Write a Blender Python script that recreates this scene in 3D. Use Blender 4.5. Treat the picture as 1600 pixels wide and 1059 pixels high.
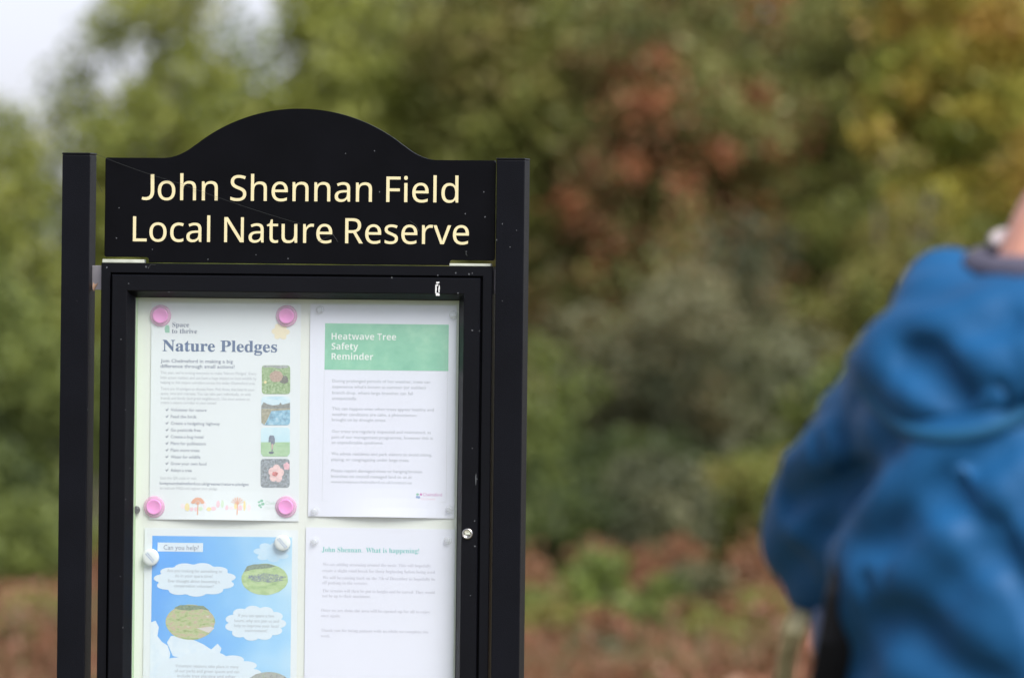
import bpy, bmesh, math, random
import numpy as np
from mathutils import Vector, Matrix, noise

random.seed(7)
rng = np.random.default_rng(7)
R = math.radians
sc = bpy.context.scene
for o in list(bpy.data.objects):
    bpy.data.objects.remove(o, do_unlink=True)
C = sc.collection

# ------------------------------------------------------------------ camera
CAMZ = 1.42
FPX = 14400.0            # focal length in photo pixels (1600 wide): a long telephoto
ROLL = R(-0.64)
DB = 13.0                # distance to the notice board
YAW = R(10.0)            # the board is turned a little away from the camera
cam = bpy.data.cameras.new('camera')
cam.sensor_width = 36.0
cam.lens = FPX / 1600.0 * 36.0
cam.clip_start = 0.1
cam.clip_end = 2000
cam.dof.use_dof = True
cam.dof.focus_distance = DB - 0.02
cam.dof.aperture_fstop = 7.6
camo = bpy.data.objects.new('camera', cam)
camo.location = (0, 0, CAMZ)
camo.rotation_euler = (math.pi / 2, ROLL, 0)
C.objects.link(camo)
sc.camera = camo

# ------------------------------------------------------------------ sky and sun
SUN_EL, SUN_ROT = 48.0, 150.0     # soft sun behind the camera, to the left
world = bpy.data.worlds.new('World')
sc.world = world
world.use_nodes = True
wn = world.node_tree
wn.nodes.clear()
sky = wn.nodes.new('ShaderNodeTexSky')
sky.sky_type = 'NISHITA'
sky.sun_disc = False
sky.sun_elevation = R(SUN_EL)
sky.sun_rotation = R(SUN_ROT)
sky.dust_density = 1.0
sky.air_density = 1.0
hs = wn.nodes.new('ShaderNodeHueSaturation')
hs.inputs['Saturation'].default_value = 0.28
bgn = wn.nodes.new('ShaderNodeBackground')
bgn.inputs['Strength'].default_value = 0.058
wo = wn.nodes.new('ShaderNodeOutputWorld')
wn.links.new(sky.outputs[0], hs.inputs['Color'])
tint = wn.nodes.new('ShaderNodeMixRGB')      # overcast: the whole sky greyed and slightly lilac
tint.blend_type = 'MULTIPLY'
tint.inputs[0].default_value = 1.0
tint.inputs[2].default_value = (0.93, 0.945, 1.10, 1)
wn.links.new(hs.outputs[0], tint.inputs[1])
wn.links.new(tint.outputs[0], bgn.inputs[0])
wn.links.new(bgn.outputs[0], wo.inputs[0])
sl = bpy.data.lights.new('sun', 'SUN')
sl.energy = 2.0
sl.angle = R(35)
sl.color = (1.0, 0.975, 0.94)
so = bpy.data.objects.new('sun', sl)
az = R(SUN_ROT)
sd = Vector((math.sin(az) * math.cos(R(SUN_EL)), math.cos(az) * math.cos(R(SUN_EL)), math.sin(R(SUN_EL))))
so.rotation_euler = sd.to_track_quat('Z', 'Y').to_euler()
so.location = (0, -5, 20)
C.objects.link(so)
vs = sc.view_settings
vs.view_transform = 'Standard'
vs.look = 'None'
vs.gamma = 1
vs.use_curve_mapping = False
vs.exposure = 1.56
sc.cycles.use_denoising = True
sc.cycles.max_bounces = 8
sc.cycles.transparent_max_bounces = 12

# ------------------------------------------------------------------ pixel helpers
cr, sr = math.cos(ROLL), math.sin(ROLL)
def ray(px, py):
    x = (px - 800) / FPX
    z = (529.5 - py) / FPX
    return Vector((x * cr + z * sr, 1.0, -x * sr + z * cr))
def W(px, py, Y):
    r = ray(px, py)
    return Vector((r.x * Y, Y, CAMZ + r.z * Y))
ua = Vector((math.cos(YAW), -math.sin(YAW), 0))
va = Vector((math.sin(YAW), math.cos(YAW), 0))
BO = W(468.5, 530, DB)
BO.z = 0
def B(px, py, d=0.0):
    """pixel -> (u, z) on the board plane pushed back by d"""
    r = ray(px, py)
    t = (va.dot(BO) + d) / va.dot(r)
    p = Vector((r.x * t, r.y * t, CAMZ + r.z * t))
    return (p - BO).dot(ua), p.z

# ------------------------------------------------------------------ object helpers
def tag(o, label=None, cat=None, group=None, kind=None):
    if label: o['label'] = label
    if cat: o['category'] = cat
    if group: o['group'] = group
    if kind: o['kind'] = kind
    return o
def empty(name, loc, rz=0.0):
    o = bpy.data.objects.new(name, None)
    o.empty_display_size = 0.1
    o.location = loc
    o.rotation_euler = (0, 0, rz)
    C.objects.link(o)
    return o
def link(name, me, mat, parent=None, smooth=False):
    if mat:
        me.materials.clear()
        me.materials.append(mat)
    if smooth:
        me.polygons.foreach_set('use_smooth', [True] * len(me.polygons))
    o = bpy.data.objects.new(name, me)
    C.objects.link(o)
    if parent: o.parent = parent
    return o
def bmobj(name, bm, mat, parent=None, smooth=False, M=None):
    me = bpy.data.meshes.new(name)
    if M: bmesh.ops.transform(bm, matrix=M, verts=bm.verts)
    bmesh.ops.recalc_face_normals(bm, faces=bm.faces)
    bm.to_mesh(me); bm.free()
    return link(name, me, mat, parent, smooth)
def box(bm, x0, x1, y0, y1, z0, z1, bev=0.0, seg=2):
    r = bmesh.ops.create_cube(bm, size=1)
    vsx = r['verts']
    for v in vsx:
        v.co = Vector((x0 + (v.co.x + .5) * (x1 - x0), y0 + (v.co.y + .5) * (y1 - y0), z0 + (v.co.z + .5) * (z1 - z0)))
    if bev > 0:
        es = list({e for v in vsx for e in v.link_edges})
        bmesh.ops.bevel(bm, geom=es, offset=bev, segments=seg, affect='EDGES', profile=0.5)
def lathe(bm, prof, seg=32, M=None):
    """profile of (radius, height) turned round Z"""
    rings = []
    for r, h in prof:
        if r < 1e-6:
            rings.append([bm.verts.new((0, 0, h))])
        else:
            rings.append([bm.verts.new((r * math.cos(2 * math.pi * k / seg), r * math.sin(2 * math.pi * k / seg), h)) for k in range(seg)])
    for a, b in zip(rings, rings[1:]):
        for k in range(seg):
            k2 = (k + 1) % seg
            if len(a) == 1: bm.faces.new((a[0], b[k], b[k2]))
            elif len(b) == 1: bm.faces.new((a[k], a[k2], b[0]))
            else: bm.faces.new((a[k], a[k2], b[k2], b[k]))
    if M:
        bmesh.ops.transform(bm, matrix=M, verts=[v for r in rings for v in r])
def tube(bm, pts, rad, seg=6):
    """tapered tube along pts; rad a number or a list"""
    pts = [Vector(p) for p in pts]
    if not isinstance(rad, (list, tuple)): rad = [rad] * len(pts)
    rings = []
    for i, p in enumerate(pts):
        t = (pts[min(i + 1, len(pts) - 1)] - pts[max(i - 1, 0)]).normalized()
        a = t.orthogonal().normalized() if i == 0 else (pa - t * pa.dot(t)).normalized()
        pa = a
        b = t.cross(a)
        rings.append([bm.verts.new(p + (a * math.cos(2 * math.pi * k / seg) + b * math.sin(2 * math.pi * k / seg)) * rad[i]) for k in range(seg)])
    for a, b in zip(rings, rings[1:]):
        for k in range(seg):
            bm.faces.new((a[k], a[(k + 1) % seg], b[(k + 1) % seg], b[k]))
    bm.faces.new(rings[0][::-1]); bm.faces.new(rings[-1])

# ------------------------------------------------------------------ materials
def mat(name, col, rough=0.6, metal=0.0, spec=0.5, bump=0.0, bscale=60, var=0.0, vscale=20, trans=0, coat=0, sheen=0):
    m = bpy.data.materials.new(name)
    m.use_nodes = True
    nt = m.node_tree
    b = nt.nodes['Principled BSDF']
    b.inputs['Base Color'].default_value = (*col, 1)
    b.inputs['Roughness'].default_value = rough
    b.inputs['Metallic'].default_value = metal
    b.inputs['Specular IOR Level'].default_value = spec
    if coat: b.inputs['Coat Weight'].default_value = coat
    if sheen:
        b.inputs['Sheen Weight'].default_value = sheen
    tc = nt.nodes.new('ShaderNodeTexCoord')
    if var > 0:
        n = nt.nodes.new('ShaderNodeTexNoise')
        n.inputs['Scale'].default_value = vscale
        n.inputs['Detail'].default_value = 4
        nt.links.new(tc.outputs['Object'], n.inputs['Vector'])
        r = nt.nodes.new('ShaderNodeValToRGB')
        r.color_ramp.elements[0].position = 0.3
        r.color_ramp.elements[1].position = 0.7
        r.color_ramp.elements[0].color = (*[max(0, c * (1 - var)) for c in col], 1)
        r.color_ramp.elements[1].color = (*[min(1, c * (1 + var)) for c in col], 1)
        nt.links.new(n.outputs['Fac'], r.inputs[0])
        nt.links.new(r.outputs[0], b.inputs['Base Color'])
    if bump > 0:
        n2 = nt.nodes.new('ShaderNodeTexNoise')
        n2.inputs['Scale'].default_value = bscale
        n2.inputs['Detail'].default_value = 5
        nt.links.new(tc.outputs['Object'], n2.inputs['Vector'])
        bp = nt.nodes.new('ShaderNodeBump')
        bp.inputs['Strength'].default_value = bump
        bp.inputs['Distance'].default_value = 0.002
        nt.links.new(n2.outputs['Fac'], bp.inputs['Height'])
        nt.links.new(bp.outputs[0], b.inputs['Normal'])
    return m
def srgb(r, g, b):
    f = lambda c: (c / 255 / 12.92) if c / 255 <= 0.04045 else ((c / 255 + 0.055) / 1.055) ** 2.4
    return (f(r), f(g), f(b))

M_post = mat('black_coated_metal', (0.0030, 0.0034, 0.0055), 0.4, spec=0.15, bump=0.25, bscale=900, var=0.25, vscale=9)
M_panel = mat('black_sign_face', (0.0022, 0.0023, 0.0034), 0.3, spec=0.14, bump=0.05, bscale=40, var=0.3, vscale=12)
M_frame = mat('black_satin_frame', (0.0025, 0.0028, 0.0045), 0.34, spec=0.22, bump=0.1, bscale=500, var=0.2, vscale=10)
M_groove = mat('black_seal', (0.003, 0.003, 0.004), 0.8, spec=0.2)
M_letter = mat('cream_vinyl', (0.68, 0.60, 0.35), 0.5, var=0.04, vscale=30)
M_back = mat('cream_backing', (0.76, 0.76, 0.71), 0.8, var=0.02, vscale=6)
M_paperA = mat('laminated_paper', (0.77, 0.79, 0.82), 0.35, spec=0.4, var=0.02, vscale=8)
M_paperB = mat('plain_paper', (0.775, 0.76, 0.87), 0.6, var=0.015, vscale=8)
M_shim = mat('pale_plastic', (0.50, 0.52, 0.43), 0.5, var=0.15, vscale=60)
M_chrome = mat('worn_chrome', (0.62, 0.6, 0.56), 0.28, metal=1.0, bump=0.1, bscale=300)
M_steel = mat('grey_steel', (0.4, 0.38, 0.4), 0.45, metal=0.8)
M_drop = mat('dry_white_dropping', (0.7, 0.7, 0.68), 0.9)
M_speck = mat('pale_speck', (0.085, 0.09, 0.095), 0.9)
M_web = mat('cobweb', (0.03, 0.033, 0.03), 0.7)
M_dryleaf = mat('dry_leaf', (0.32, 0.20, 0.13), 0.8, var=0.4, vscale=80)

def glass_mat():
    m = bpy.data.materials.new('acrylic_glazing'); m.use_nodes = True
    nt = m.node_tree; nt.nodes.clear()
    out = nt.nodes.new('ShaderNodeOutputMaterial')
    tr = nt.nodes.new('ShaderNodeBsdfTransparent'); tr.inputs[0].default_value = (0.97, 0.985, 0.975, 1)
    gl = nt.nodes.new('ShaderNodeBsdfGlossy'); gl.inputs['Roughness'].default_value = 0.03
    df = nt.nodes.new('ShaderNodeBsdfDiffuse'); df.inputs[0].default_value = (0.75, 0.78, 0.8, 1)
    n = nt.nodes.new('ShaderNodeTexNoise'); n.inputs['Scale'].default_value = 5; n.inputs['Detail'].default_value = 6
    tc = nt.nodes.new('ShaderNodeTexCoord'); nt.links.new(tc.outputs['Object'], n.inputs['Vector'])
    mr = nt.nodes.new('ShaderNodeMapRange'); mr.inputs['To Min'].default_value = 0.04; mr.inputs['To Max'].default_value = 0.10
    nt.links.new(n.outputs['Fac'], mr.inputs[0])
    lw = nt.nodes.new('ShaderNodeLayerWeight')
    pw = nt.nodes.new('ShaderNodeMath'); pw.operation = 'POWER'; pw.inputs[1].default_value = 5.0
    nt.links.new(lw.outputs['Facing'], pw.inputs[0])
    fr = nt.nodes.new('ShaderNodeMapRange'); fr.inputs['To Min'].default_value = 0.035; fr.inputs['To Max'].default_value = 0.9
    nt.links.new(pw.outputs[0], fr.inputs[0])
    m1 = nt.nodes.new('ShaderNodeMixShader'); m2 = nt.nodes.new('ShaderNodeMixShader')
    nt.links.new(mr.outputs[0], m1.inputs[0]); nt.links.new(tr.outputs[0], m1.inputs[1]); nt.links.new(df.outputs[0], m1.inputs[2])
    nt.links.new(fr.outputs[0], m2.inputs[0]); nt.links.new(m1.outputs[0], m2.inputs[1]); nt.links.new(gl.outputs[0], m2.inputs[2])
    nt.links.new(m2.outputs[0], out.inputs[0])
    return m
M_glass = glass_mat()
def plastic(name, col, alpha=1.0, rough=0.3, sss=0.0):
    m = mat(name, col, rough)
    b = m.node_tree.nodes['Principled BSDF']
    b.inputs['Alpha'].default_value = alpha
    if sss:
        b.inputs['Subsurface Weight'].default_value = sss
        b.inputs['Subsurface Radius'].default_value = (0.01, 0.004, 0.008)
        b.inputs['Subsurface Scale'].default_value = 0.4
    return m

# leaves: a diffuse/translucent leaf whose natural tint is picked from a palette by a per-leaf value
def leaf_mat(name, pal, trans=0.3):
    m = bpy.data.materials.new(name); m.use_nodes = True
    nt = m.node_tree; nt.nodes.clear()
    out = nt.nodes.new('ShaderNodeOutputMaterial')
    at = nt.nodes.new('ShaderNodeAttribute'); at.attribute_name = 'tint'
    cr_ = nt.nodes.new('ShaderNodeValToRGB')
    el = cr_.color_ramp.elements
    while len(el) < len(pal): el.new(0.5)
    for i, c in enumerate(pal):
        el[i].position = i / (len(pal) - 1)
        el[i].color = (*c, 1)
    nt.links.new(at.outputs['Fac'], cr_.inputs[0])
    df = nt.nodes.new('ShaderNodeBsdfDiffuse'); tl = nt.nodes.new('ShaderNodeBsdfTranslucent')
    gl = nt.nodes.new('ShaderNodeBsdfGlossy'); gl.inputs['Roughness'].default_value = 0.5
    gl.inputs[0].default_value = (0.5, 0.5, 0.5, 1)
    nt.links.new(cr_.outputs[0], df.inputs[0]); nt.links.new(cr_.outputs[0], tl.inputs[0])
    mx = nt.nodes.new('ShaderNodeMixShader'); mx.inputs[0].default_value = trans
    nt.links.new(df.outputs[0], mx.inputs[1]); nt.links.new(tl.outputs[0], mx.inputs[2])
    m2 = nt.nodes.new('ShaderNodeMixShader'); m2.inputs[0].default_value = 0.04
    nt.links.new(mx.outputs[0], m2.inputs[1]); nt.links.new(gl.outputs[0], m2.inputs[2])
    nt.links.new(m2.outputs[0], out.inputs[0])
    return m
PAL = {
 'willow': [(0.13,0.16,0.03),(0.19,0.22,0.045),(0.26,0.28,0.055),(0.32,0.34,0.075),(0.38,0.36,0.12)],
 'olive':  [(0.08,0.10,0.025),(0.15,0.17,0.04),(0.23,0.25,0.055),(0.21,0.16,0.055),(0.32,0.31,0.08)],
 'rust':   [(0.09,0.11,0.035),(0.17,0.18,0.05),(0.19,0.15,0.06),(0.26,0.14,0.06),(0.21,0.22,0.06),(0.15,0.17,0.05),(0.30,0.30,0.10)],
 'dark':   [(0.05,0.065,0.025),(0.07,0.10,0.03),(0.11,0.14,0.04),(0.17,0.21,0.05),(0.23,0.27,0.065)],
 'sage':   [(0.075,0.085,0.045),(0.11,0.12,0.06),(0.15,0.16,0.075),(0.19,0.19,0.10),(0.20,0.16,0.07)],
 'yellow': [(0.14,0.18,0.03),(0.27,0.28,0.045),(0.42,0.37,0.06),(0.46,0.31,0.06),(0.34,0.19,0.05)],
 'bright': [(0.12,0.14,0.04),(0.18,0.24,0.055),(0.26,0.34,0.075),(0.34,0.42,0.11)],
 'bracken':[(0.13,0.06,0.03),(0.20,0.09,0.045),(0.27,0.13,0.065),(0.33,0.17,0.09),(0.20,0.17,0.06)],
 'grass':  [(0.13,0.06,0.03),(0.19,0.085,0.045),(0.24,0.11,0.065),(0.16,0.15,0.055),(0.30,0.17,0.10)],
 'floor':  [(0.10,0.11,0.035),(0.14,0.10,0.04),(0.18,0.075,0.04),(0.26,0.11,0.06),(0.32,0.15,0.09),(0.36,0.22,0.14)],
 'berry':  [(0.23,0.085,0.035),(0.30,0.11,0.045),(0.26,0.14,0.06)],
}
LM = {k: leaf_mat(k + '_leaves', v) for k, v in PAL.items()}
M_bark = mat('bark', (0.13, 0.11, 0.085), 0.9, bump=0.6, bscale=30, var=0.4, vscale=12)

# ------------------------------------------------------------------ ground
def ground_mat():
    m = mat('rough_grassland', (0.12, 0.09, 0.05), 0.95)
    nt = m.node_tree; b = nt.nodes['Principled BSDF']
    tc = nt.nodes.new('ShaderNodeTexCoord')
    n = nt.nodes.new('ShaderNodeTexNoise'); n.inputs['Scale'].default_value = 0.9; n.inputs['Detail'].default_value = 8
    nt.links.new(tc.outputs['Object'], n.inputs['Vector'])
    r = nt.nodes.new('ShaderNodeValToRGB')
    for i, (p, c) in enumerate([(0.3, (0.06, 0.085, 0.025)), (0.45, (0.10, 0.10, 0.04)), (0.6, (0.15, 0.09, 0.05)), (0.75, (0.09, 0.11, 0.035))]):
        if i > 1: r.color_ramp.elements.new(p)
        e = r.color_ramp.elements[i]; e.position = p; e.color = (*c, 1)
    nt.links.new(n.outputs['Fac'], r.inputs[0]); nt.links.new(r.outputs[0], b.inputs['Base Color'])
    return m
bm = bmesh.new()
bmesh.ops.create_grid(bm, x_segments=100, y_segments=100, size=500)
for v in bm.verts:
    v.co.y += 300
    d = math.hypot(v.co.x, v.co.y - 10)
    v.co.z = noise.noise(v.co * 0.02) * min(1.0, max(0, (d - 90) / 100)) * 3
g = bmobj('ground', bm, ground_mat(), smooth=True)
tag(g, kind='structure')

# ------------------------------------------------------------------ vegetation
def leaf_mesh(name, centers, size, tint, up=0.35, narrow=0.55):
    n = len(centers)
    nrm = rng.normal(size=(n, 3)); nrm[:, 2] += up
    nrm /= np.linalg.norm(nrm, axis=1)[:, None]
    t = rng.normal(size=(n, 3)); t -= nrm * (t * nrm).sum(1)[:, None]
    t /= np.linalg.norm(t, axis=1)[:, None]
    b = np.cross(nrm, t)
    s = (size * rng.uniform(0.6, 1.3, n))[:, None]
    v = np.empty((n, 4, 3))
    v[:, 0] = centers - t * s * 0.5
    v[:, 1] = centers + b * s * 0.5 * narrow + nrm * s * 0.08
    v[:, 2] = centers + t * s * 0.5
    v[:, 3] = centers - b * s * 0.5 * narrow + nrm * s * 0.08
    me = bpy.data.meshes.new(name)
    me.vertices.add(n * 4); me.vertices.foreach_set('co', v.reshape(-1).astype(np.float32))
    me.loops.add(n * 4); me.loops.foreach_set('vertex_index', np.arange(n * 4, dtype=np.int32))
    me.polygons.add(n); me.polygons.foreach_set('loop_start', np.arange(0, n * 4, 4, dtype=np.int32))
    me.update(calc_edges=True)
    a = me.attributes.new('tint', 'FLOAT', 'FACE')
    a.data.foreach_set('value', np.clip(tint, 0, 1).astype(np.float32))
    return me

def branches(height, spread, base_r, nlimb, seed, vase=False):
    """tapered trunk with limbs and twigs; returns the bmesh and the limb tips"""
    rs = random.Random(seed)
    bm = bmesh.new()
    tips = []
    stems = 1 if not vase else rs.randint(4, 6)
    for s in range(stems):
        a0 = rs.uniform(0, 6.28)
        lean = (0.06 if not vase else rs.uniform(0.15, 0.5)) * spread
        top = Vector((math.cos(a0) * lean, math.sin(a0) * lean, height * rs.uniform(0.8, 0.95)))
        pts = []
        for k in range(7):
            f = k / 6
            pts.append(Vector((top.x * f + rs.uniform(-.05, .05) * spread * 0.3 * (k > 0), top.y * f + rs.uniform(-.05, .05) * spread * .3 * (k > 0), top.z * f)))
        r0 = base_r if not vase else base_r * 0.5
        tube(bm, pts, [r0 * (1 - 0.85 * k / 6) for k in range(7)], 7)
        for l in range(max(2, nlimb // stems)):
            f = rs.uniform(0.18, 0.92)
            p0 = pts[int(f * 6)].lerp(pts[min(6, int(f * 6) + 1)], f * 6 - int(f * 6))
            a = rs.uniform(0, 6.28)
            L = spread * rs.uniform(0.35, 0.8) * (1.1 - 0.5 * f)
            dv = Vector((math.cos(a), math.sin(a), rs.uniform(0.15, 0.8))).normalized()
            q = [p0]
            for k in range(1, 5):
                dv = (dv + Vector((rs.uniform(-.2, .2), rs.uniform(-.2, .2), rs.uniform(-.05, .2)))).normalized()
                q.append(q[-1] + dv * L / 4)
            rr = r0 * 0.35 * (1.1 - f)
            tube(bm, q, [rr * (1 - 0.8 * k / 4) for k in range(5)], 5)
            tips.append(q[-1]); tips.append(q[2])
            for tw in range(3):
                k = rs.randint(1, 4)
                e = q[k] + Vector((rs.uniform(-1, 1), rs.uniform(-1, 1), rs.uniform(-.2, 1))).normalized() * L * 0.35
                tube(bm, [q[k], (q[k] + e) / 2 + Vector((0, 0, .02)), e], [rr * .3, rr * .2, rr * .08], 4)
    return bm, tips

def shrub(name, px0, px1, ptop, Y, pal, label, cat, n, depth=1.2, leaf=0.06, nclump=70, csize=0.22, pbot=None,
          vase=True, hue=(0.15, 0.85), density_top=1.0, group=None, berries=0, seed=1, droop=False):
    """one bush or tree standing on the ground at distance Y; the pixel bounds only give its place and size"""
    a = W(px0, ptop, Y); b = W(px1, ptop, Y)
    cx, half, top = (a.x + b.x) / 2, (b.x - a.x) / 2, (a.z + b.z) / 2
    zb = 0.05 if pbot is None else max(0.05, W(px0, pbot, Y).z)
    root = empty(name, (cx, Y, 0))
    tag(root, label, cat, group)
    bmx, tips = branches(top * 0.97, half, 0.05 + 0.018 * top, 16 if vase else 22, seed, vase)
    bmobj('branches' if vase else 'trunk', bmx, M_bark, root, smooth=True)
    r_ = np.random.default_rng(seed * 13 + 5)
    nclump = int(nclump * 1.5); csize *= .82
    zc, hz = (top + zb) / 2, (top - zb) / 2
    # clumps spread through the crown volume
    d = r_.normal(size=(nclump, 3)); d /= np.linalg.norm(d, axis=1)[:, None]
    rad = r_.uniform(0.25, 1.0, nclump) ** 0.5
    bump = np.array([0.80 + 0.62 * noise.noise(Vector((q[0] * 2.2 + seed, q[1] * 2.2, q[2] * 2.2 + seed * 3))) for q in d])
    cc = d * (rad * bump)[:, None] * np.array([half, depth, hz]) * 1.05
    cc[:, 2] += zc
    low = cc[:, 2] < zb + 0.1
    cc[low, 2] = zb + r_.uniform(0.02, 1.0, low.sum()) * min(0.5, top * 0.5)
    ch = r_.uniform(hue[0], hue[1], nclump)
    cs = csize * r_.uniform(0.5, 1.5, nclump)
    w = cs ** 2; w /= w.sum()
    idx = r_.choice(nclump, n, p=w)
    sp = r_.normal(size=(n, 3))
    sp /= (np.linalg.norm(sp, axis=1)[:, None] + 1e-9)
    sp *= (r_.uniform(0, 1, n) ** 0.5)[:, None]
    c = cc[idx] + sp * cs[idx][:, None] * np.array([1.0, 1.0, 1.35 if droop else 0.8]) * 1.5
    c[:, 2] = np.maximum(c[:, 2], 0.03)
    tint = ch[idx] + r_.normal(size=n) * 0.12
    o = link('foliage', leaf_mesh(name + '_foliage', c, leaf, tint), LM[pal], root)
    o['kind'] = 'stuff'
    if berries:
        k = r_.choice(nclump, max(3, nclump // 5), replace=False)
        bi = r_.choice(k, berries)
        q = r_.normal(size=(berries, 3)) * (cs[bi] * 0.55)[:, None] + cc[bi]
        q[:, 1] -= depth * 0.6
        ob = link('berries', leaf_mesh(name + '_berries', q, 0.05, r_.uniform(0, 1, berries), narrow=0.9), LM['berry'], root)
        ob['kind'] = 'stuff'
    return root

G1, G2, G3 = 'trees at the back of the hedgerow', 'shrubs in the middle of the hedgerow', 'low plants at the foot of the hedgerow'
# the row at the back
shrub('willow_tree', -330, 200, -10, 60, 'willow', 'sparse yellow green tree at the far left under the open pale sky', 'tree', 8200, 1.0, .075, 90, .17, vase=False, group=G1, seed=3)
shrub('willow_tree', 60, 470, -130, 60.5, 'willow', 'tall yellow green tree with sky gaps directly behind the left post and panel hump', 'tree', 19000, 1.1, .075, 130, .17, vase=False, group=G1, seed=4)
shrub('willow_tree', 330, 760, -180, 61, 'willow', 'tall dense yellow green tree rising above the right half of the sign panel', 'tree', 30000, 1.3, .075, 170, .21, vase=False, group=G1, seed=5)
shrub('willow_tree', 620, 1010, -220, 60.2, 'olive', 'tall olive tree just to the right of the notice board', 'tree', 28000, 1.3, .075, 170, .21, vase=False, group=G1, seed=6, hue=(0.25,0.9))
shrub('hawthorn_tree', 830, 1290, -180, 59.5, 'rust', 'olive brown tree carrying rust red berries midway between board and person', 'tree', 34000, 1.4, .07, 210, .20, vase=False, group=G1, seed=7, berries=6000, hue=(0.0,1.0))
shrub('hawthorn_tree', 1130, 1480, -240, 60.8, 'olive', 'dark olive tree left of the yellowing tree above the blue jacket', 'tree', 28000, 1.3, .07, 170, .20, vase=False, group=G1, seed=8, hue=(0.0,0.7))
shrub('maple_tree', 1330, 1840, -220, 58.5, 'yellow', 'yellow and orange autumn tree at the upper right above the jacket', 'tree', 30000, 1.4, .08, 180, .20, vase=False, group=G1, seed=9, hue=(0.0,0.9))
# a deeper row that closes the view behind them, lower on the left
shrub('alder_tree', 420, 900, -160, 67, 'sage', 'shadowy tree standing behind the dense yellow green tree', 'tree', 24000, 1.5, .09, 110, .33, vase=False, group=G1, seed=21, hue=(0.3,0.9))
shrub('alder_tree', 780, 1240, -340, 67, 'sage', 'shadowy tree standing behind the berry laden tree', 'tree', 28000, 1.5, .09, 120, .33, vase=False, group=G1, seed=22, hue=(0.2,0.8))
shrub('alder_tree', 1150, 1780, -340, 67, 'sage', 'shadowy tree standing behind the yellow and orange tree', 'tree', 32000, 1.5, .09, 120, .36, vase=False, group=G1, seed=23, hue=(0.2,0.8))
shrub('alder_tree', -420, 260, 240, 66, 'dark', 'low shadowy tree behind the sparse tree at the far left', 'tree', 20000, 1.5, .09, 110, .33, vase=False, group=G1, seed=24, hue=(0.3,0.9))
shrub('alder_tree', 130, 590, 0, 66, 'dark', 'shadowy tree showing low behind the sign panel', 'tree', 20000, 1.5, .09, 110, .30, vase=False, group=G1, seed=25, hue=(0.4,1.0))
# shrubs in the middle
shrub('bramble_shrub', -260, 190, 400, 56, 'dark', 'dark green shrub left of the left post', 'shrub', 24000, 1.0, .07, 120, .20, group=G2, seed=31, hue=(0.05,1.0))
shrub('bramble_shrub', 120, 540, 430, 56.3, 'dark', 'dark green shrub hidden mostly behind the left half of the cabinet', 'shrub', 16000, .9, .07, 80, .23, group=G2, seed=32)
shrub('bramble_shrub', 480, 920, 440, 56.1, 'olive', 'olive green shrub reaching out behind the right post', 'shrub', 22000, .9, .07, 110, .2, group=G2, seed=33, hue=(0.0,0.8))
shrub('hazel_shrub', 770, 925, 545, 55.2, 'dark', 'fresh green shrub against the right post at half height', 'shrub', 2600, .5, .06, 30, .12, group=G2, seed=34, hue=(0.5,1.0), pbot=800)
shrub('sallow_shrub', 860, 1350, 400, 56, 'sage', 'grey green shrub between the right post and the blue sleeve', 'shrub', 30000, 1.0, .06, 150, .20, group=G2, seed=35, hue=(0.0,1.0))
shrub('dogwood_shrub', 900, 1240, 330, 57, 'rust', 'olive and rust shrub rising above the grey green shrub', 'shrub', 12000, .8, .06, 100, .17, group=G2, seed=39, hue=(0.0,0.85), berries=500)
shrub('hazel_shrub', 1240, 1560, 230, 57, 'olive', 'olive shrub with yellow sprays left of the neck and collar', 'shrub', 12000, .9, .065, 90, .16, group=G2, seed=36, hue=(0.1,1.0))
shrub('bramble_shrub', 1160, 1460, 560, 55.5, 'dark', 'dark shrub half hidden by the upper sleeve', 'shrub', 14000, .9, .065, 80, .18, group=G2, seed=37, hue=(0.1,0.95))
shrub('bramble_shrub', 1420, 1900, 380, 57, 'olive', 'olive shrub at the right edge behind the person', 'shrub', 22000, 1.0, .07, 90, .22, group=G2, seed=38)
shrub('bramble_shrub', 780, 1180, 690, 54, 'dark', 'low dark shrub at the foot of the grey green shrub', 'shrub', 12000, .6, .06, 80, .16, group=G2, seed=40, hue=(0.0,0.5))
shrub('bramble_shrub', -160, 130, 690, 50.5, 'dark', 'green bramble in front at the left edge, below the dark shrub', 'shrub', 11000, .5, .06, 90, .13, group=G2, seed=51, hue=(0.1,0.9))
shrub('bramble_shrub', 790, 960, 760, 51, 'dark', 'low dark green bramble beside the right post', 'shrub', 5000, .4, .06, 50, .11, group=G2, seed=52, hue=(0.0,0.6))
shrub('bramble_shrub', 930, 1120, 720, 51.5, 'sage', 'low grey green bramble in the middle of the gap', 'shrub', 6500, .4, .06, 60, .12, group=G2, seed=53, hue=(0.0,0.7))
shrub('bramble_shrub', 1070, 1300, 700, 52, 'olive', 'low olive bramble beside the elbow', 'shrub', 7500, .4, .06, 60, .12, group=G2, seed=54, hue=(0.0,0.8))
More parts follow.
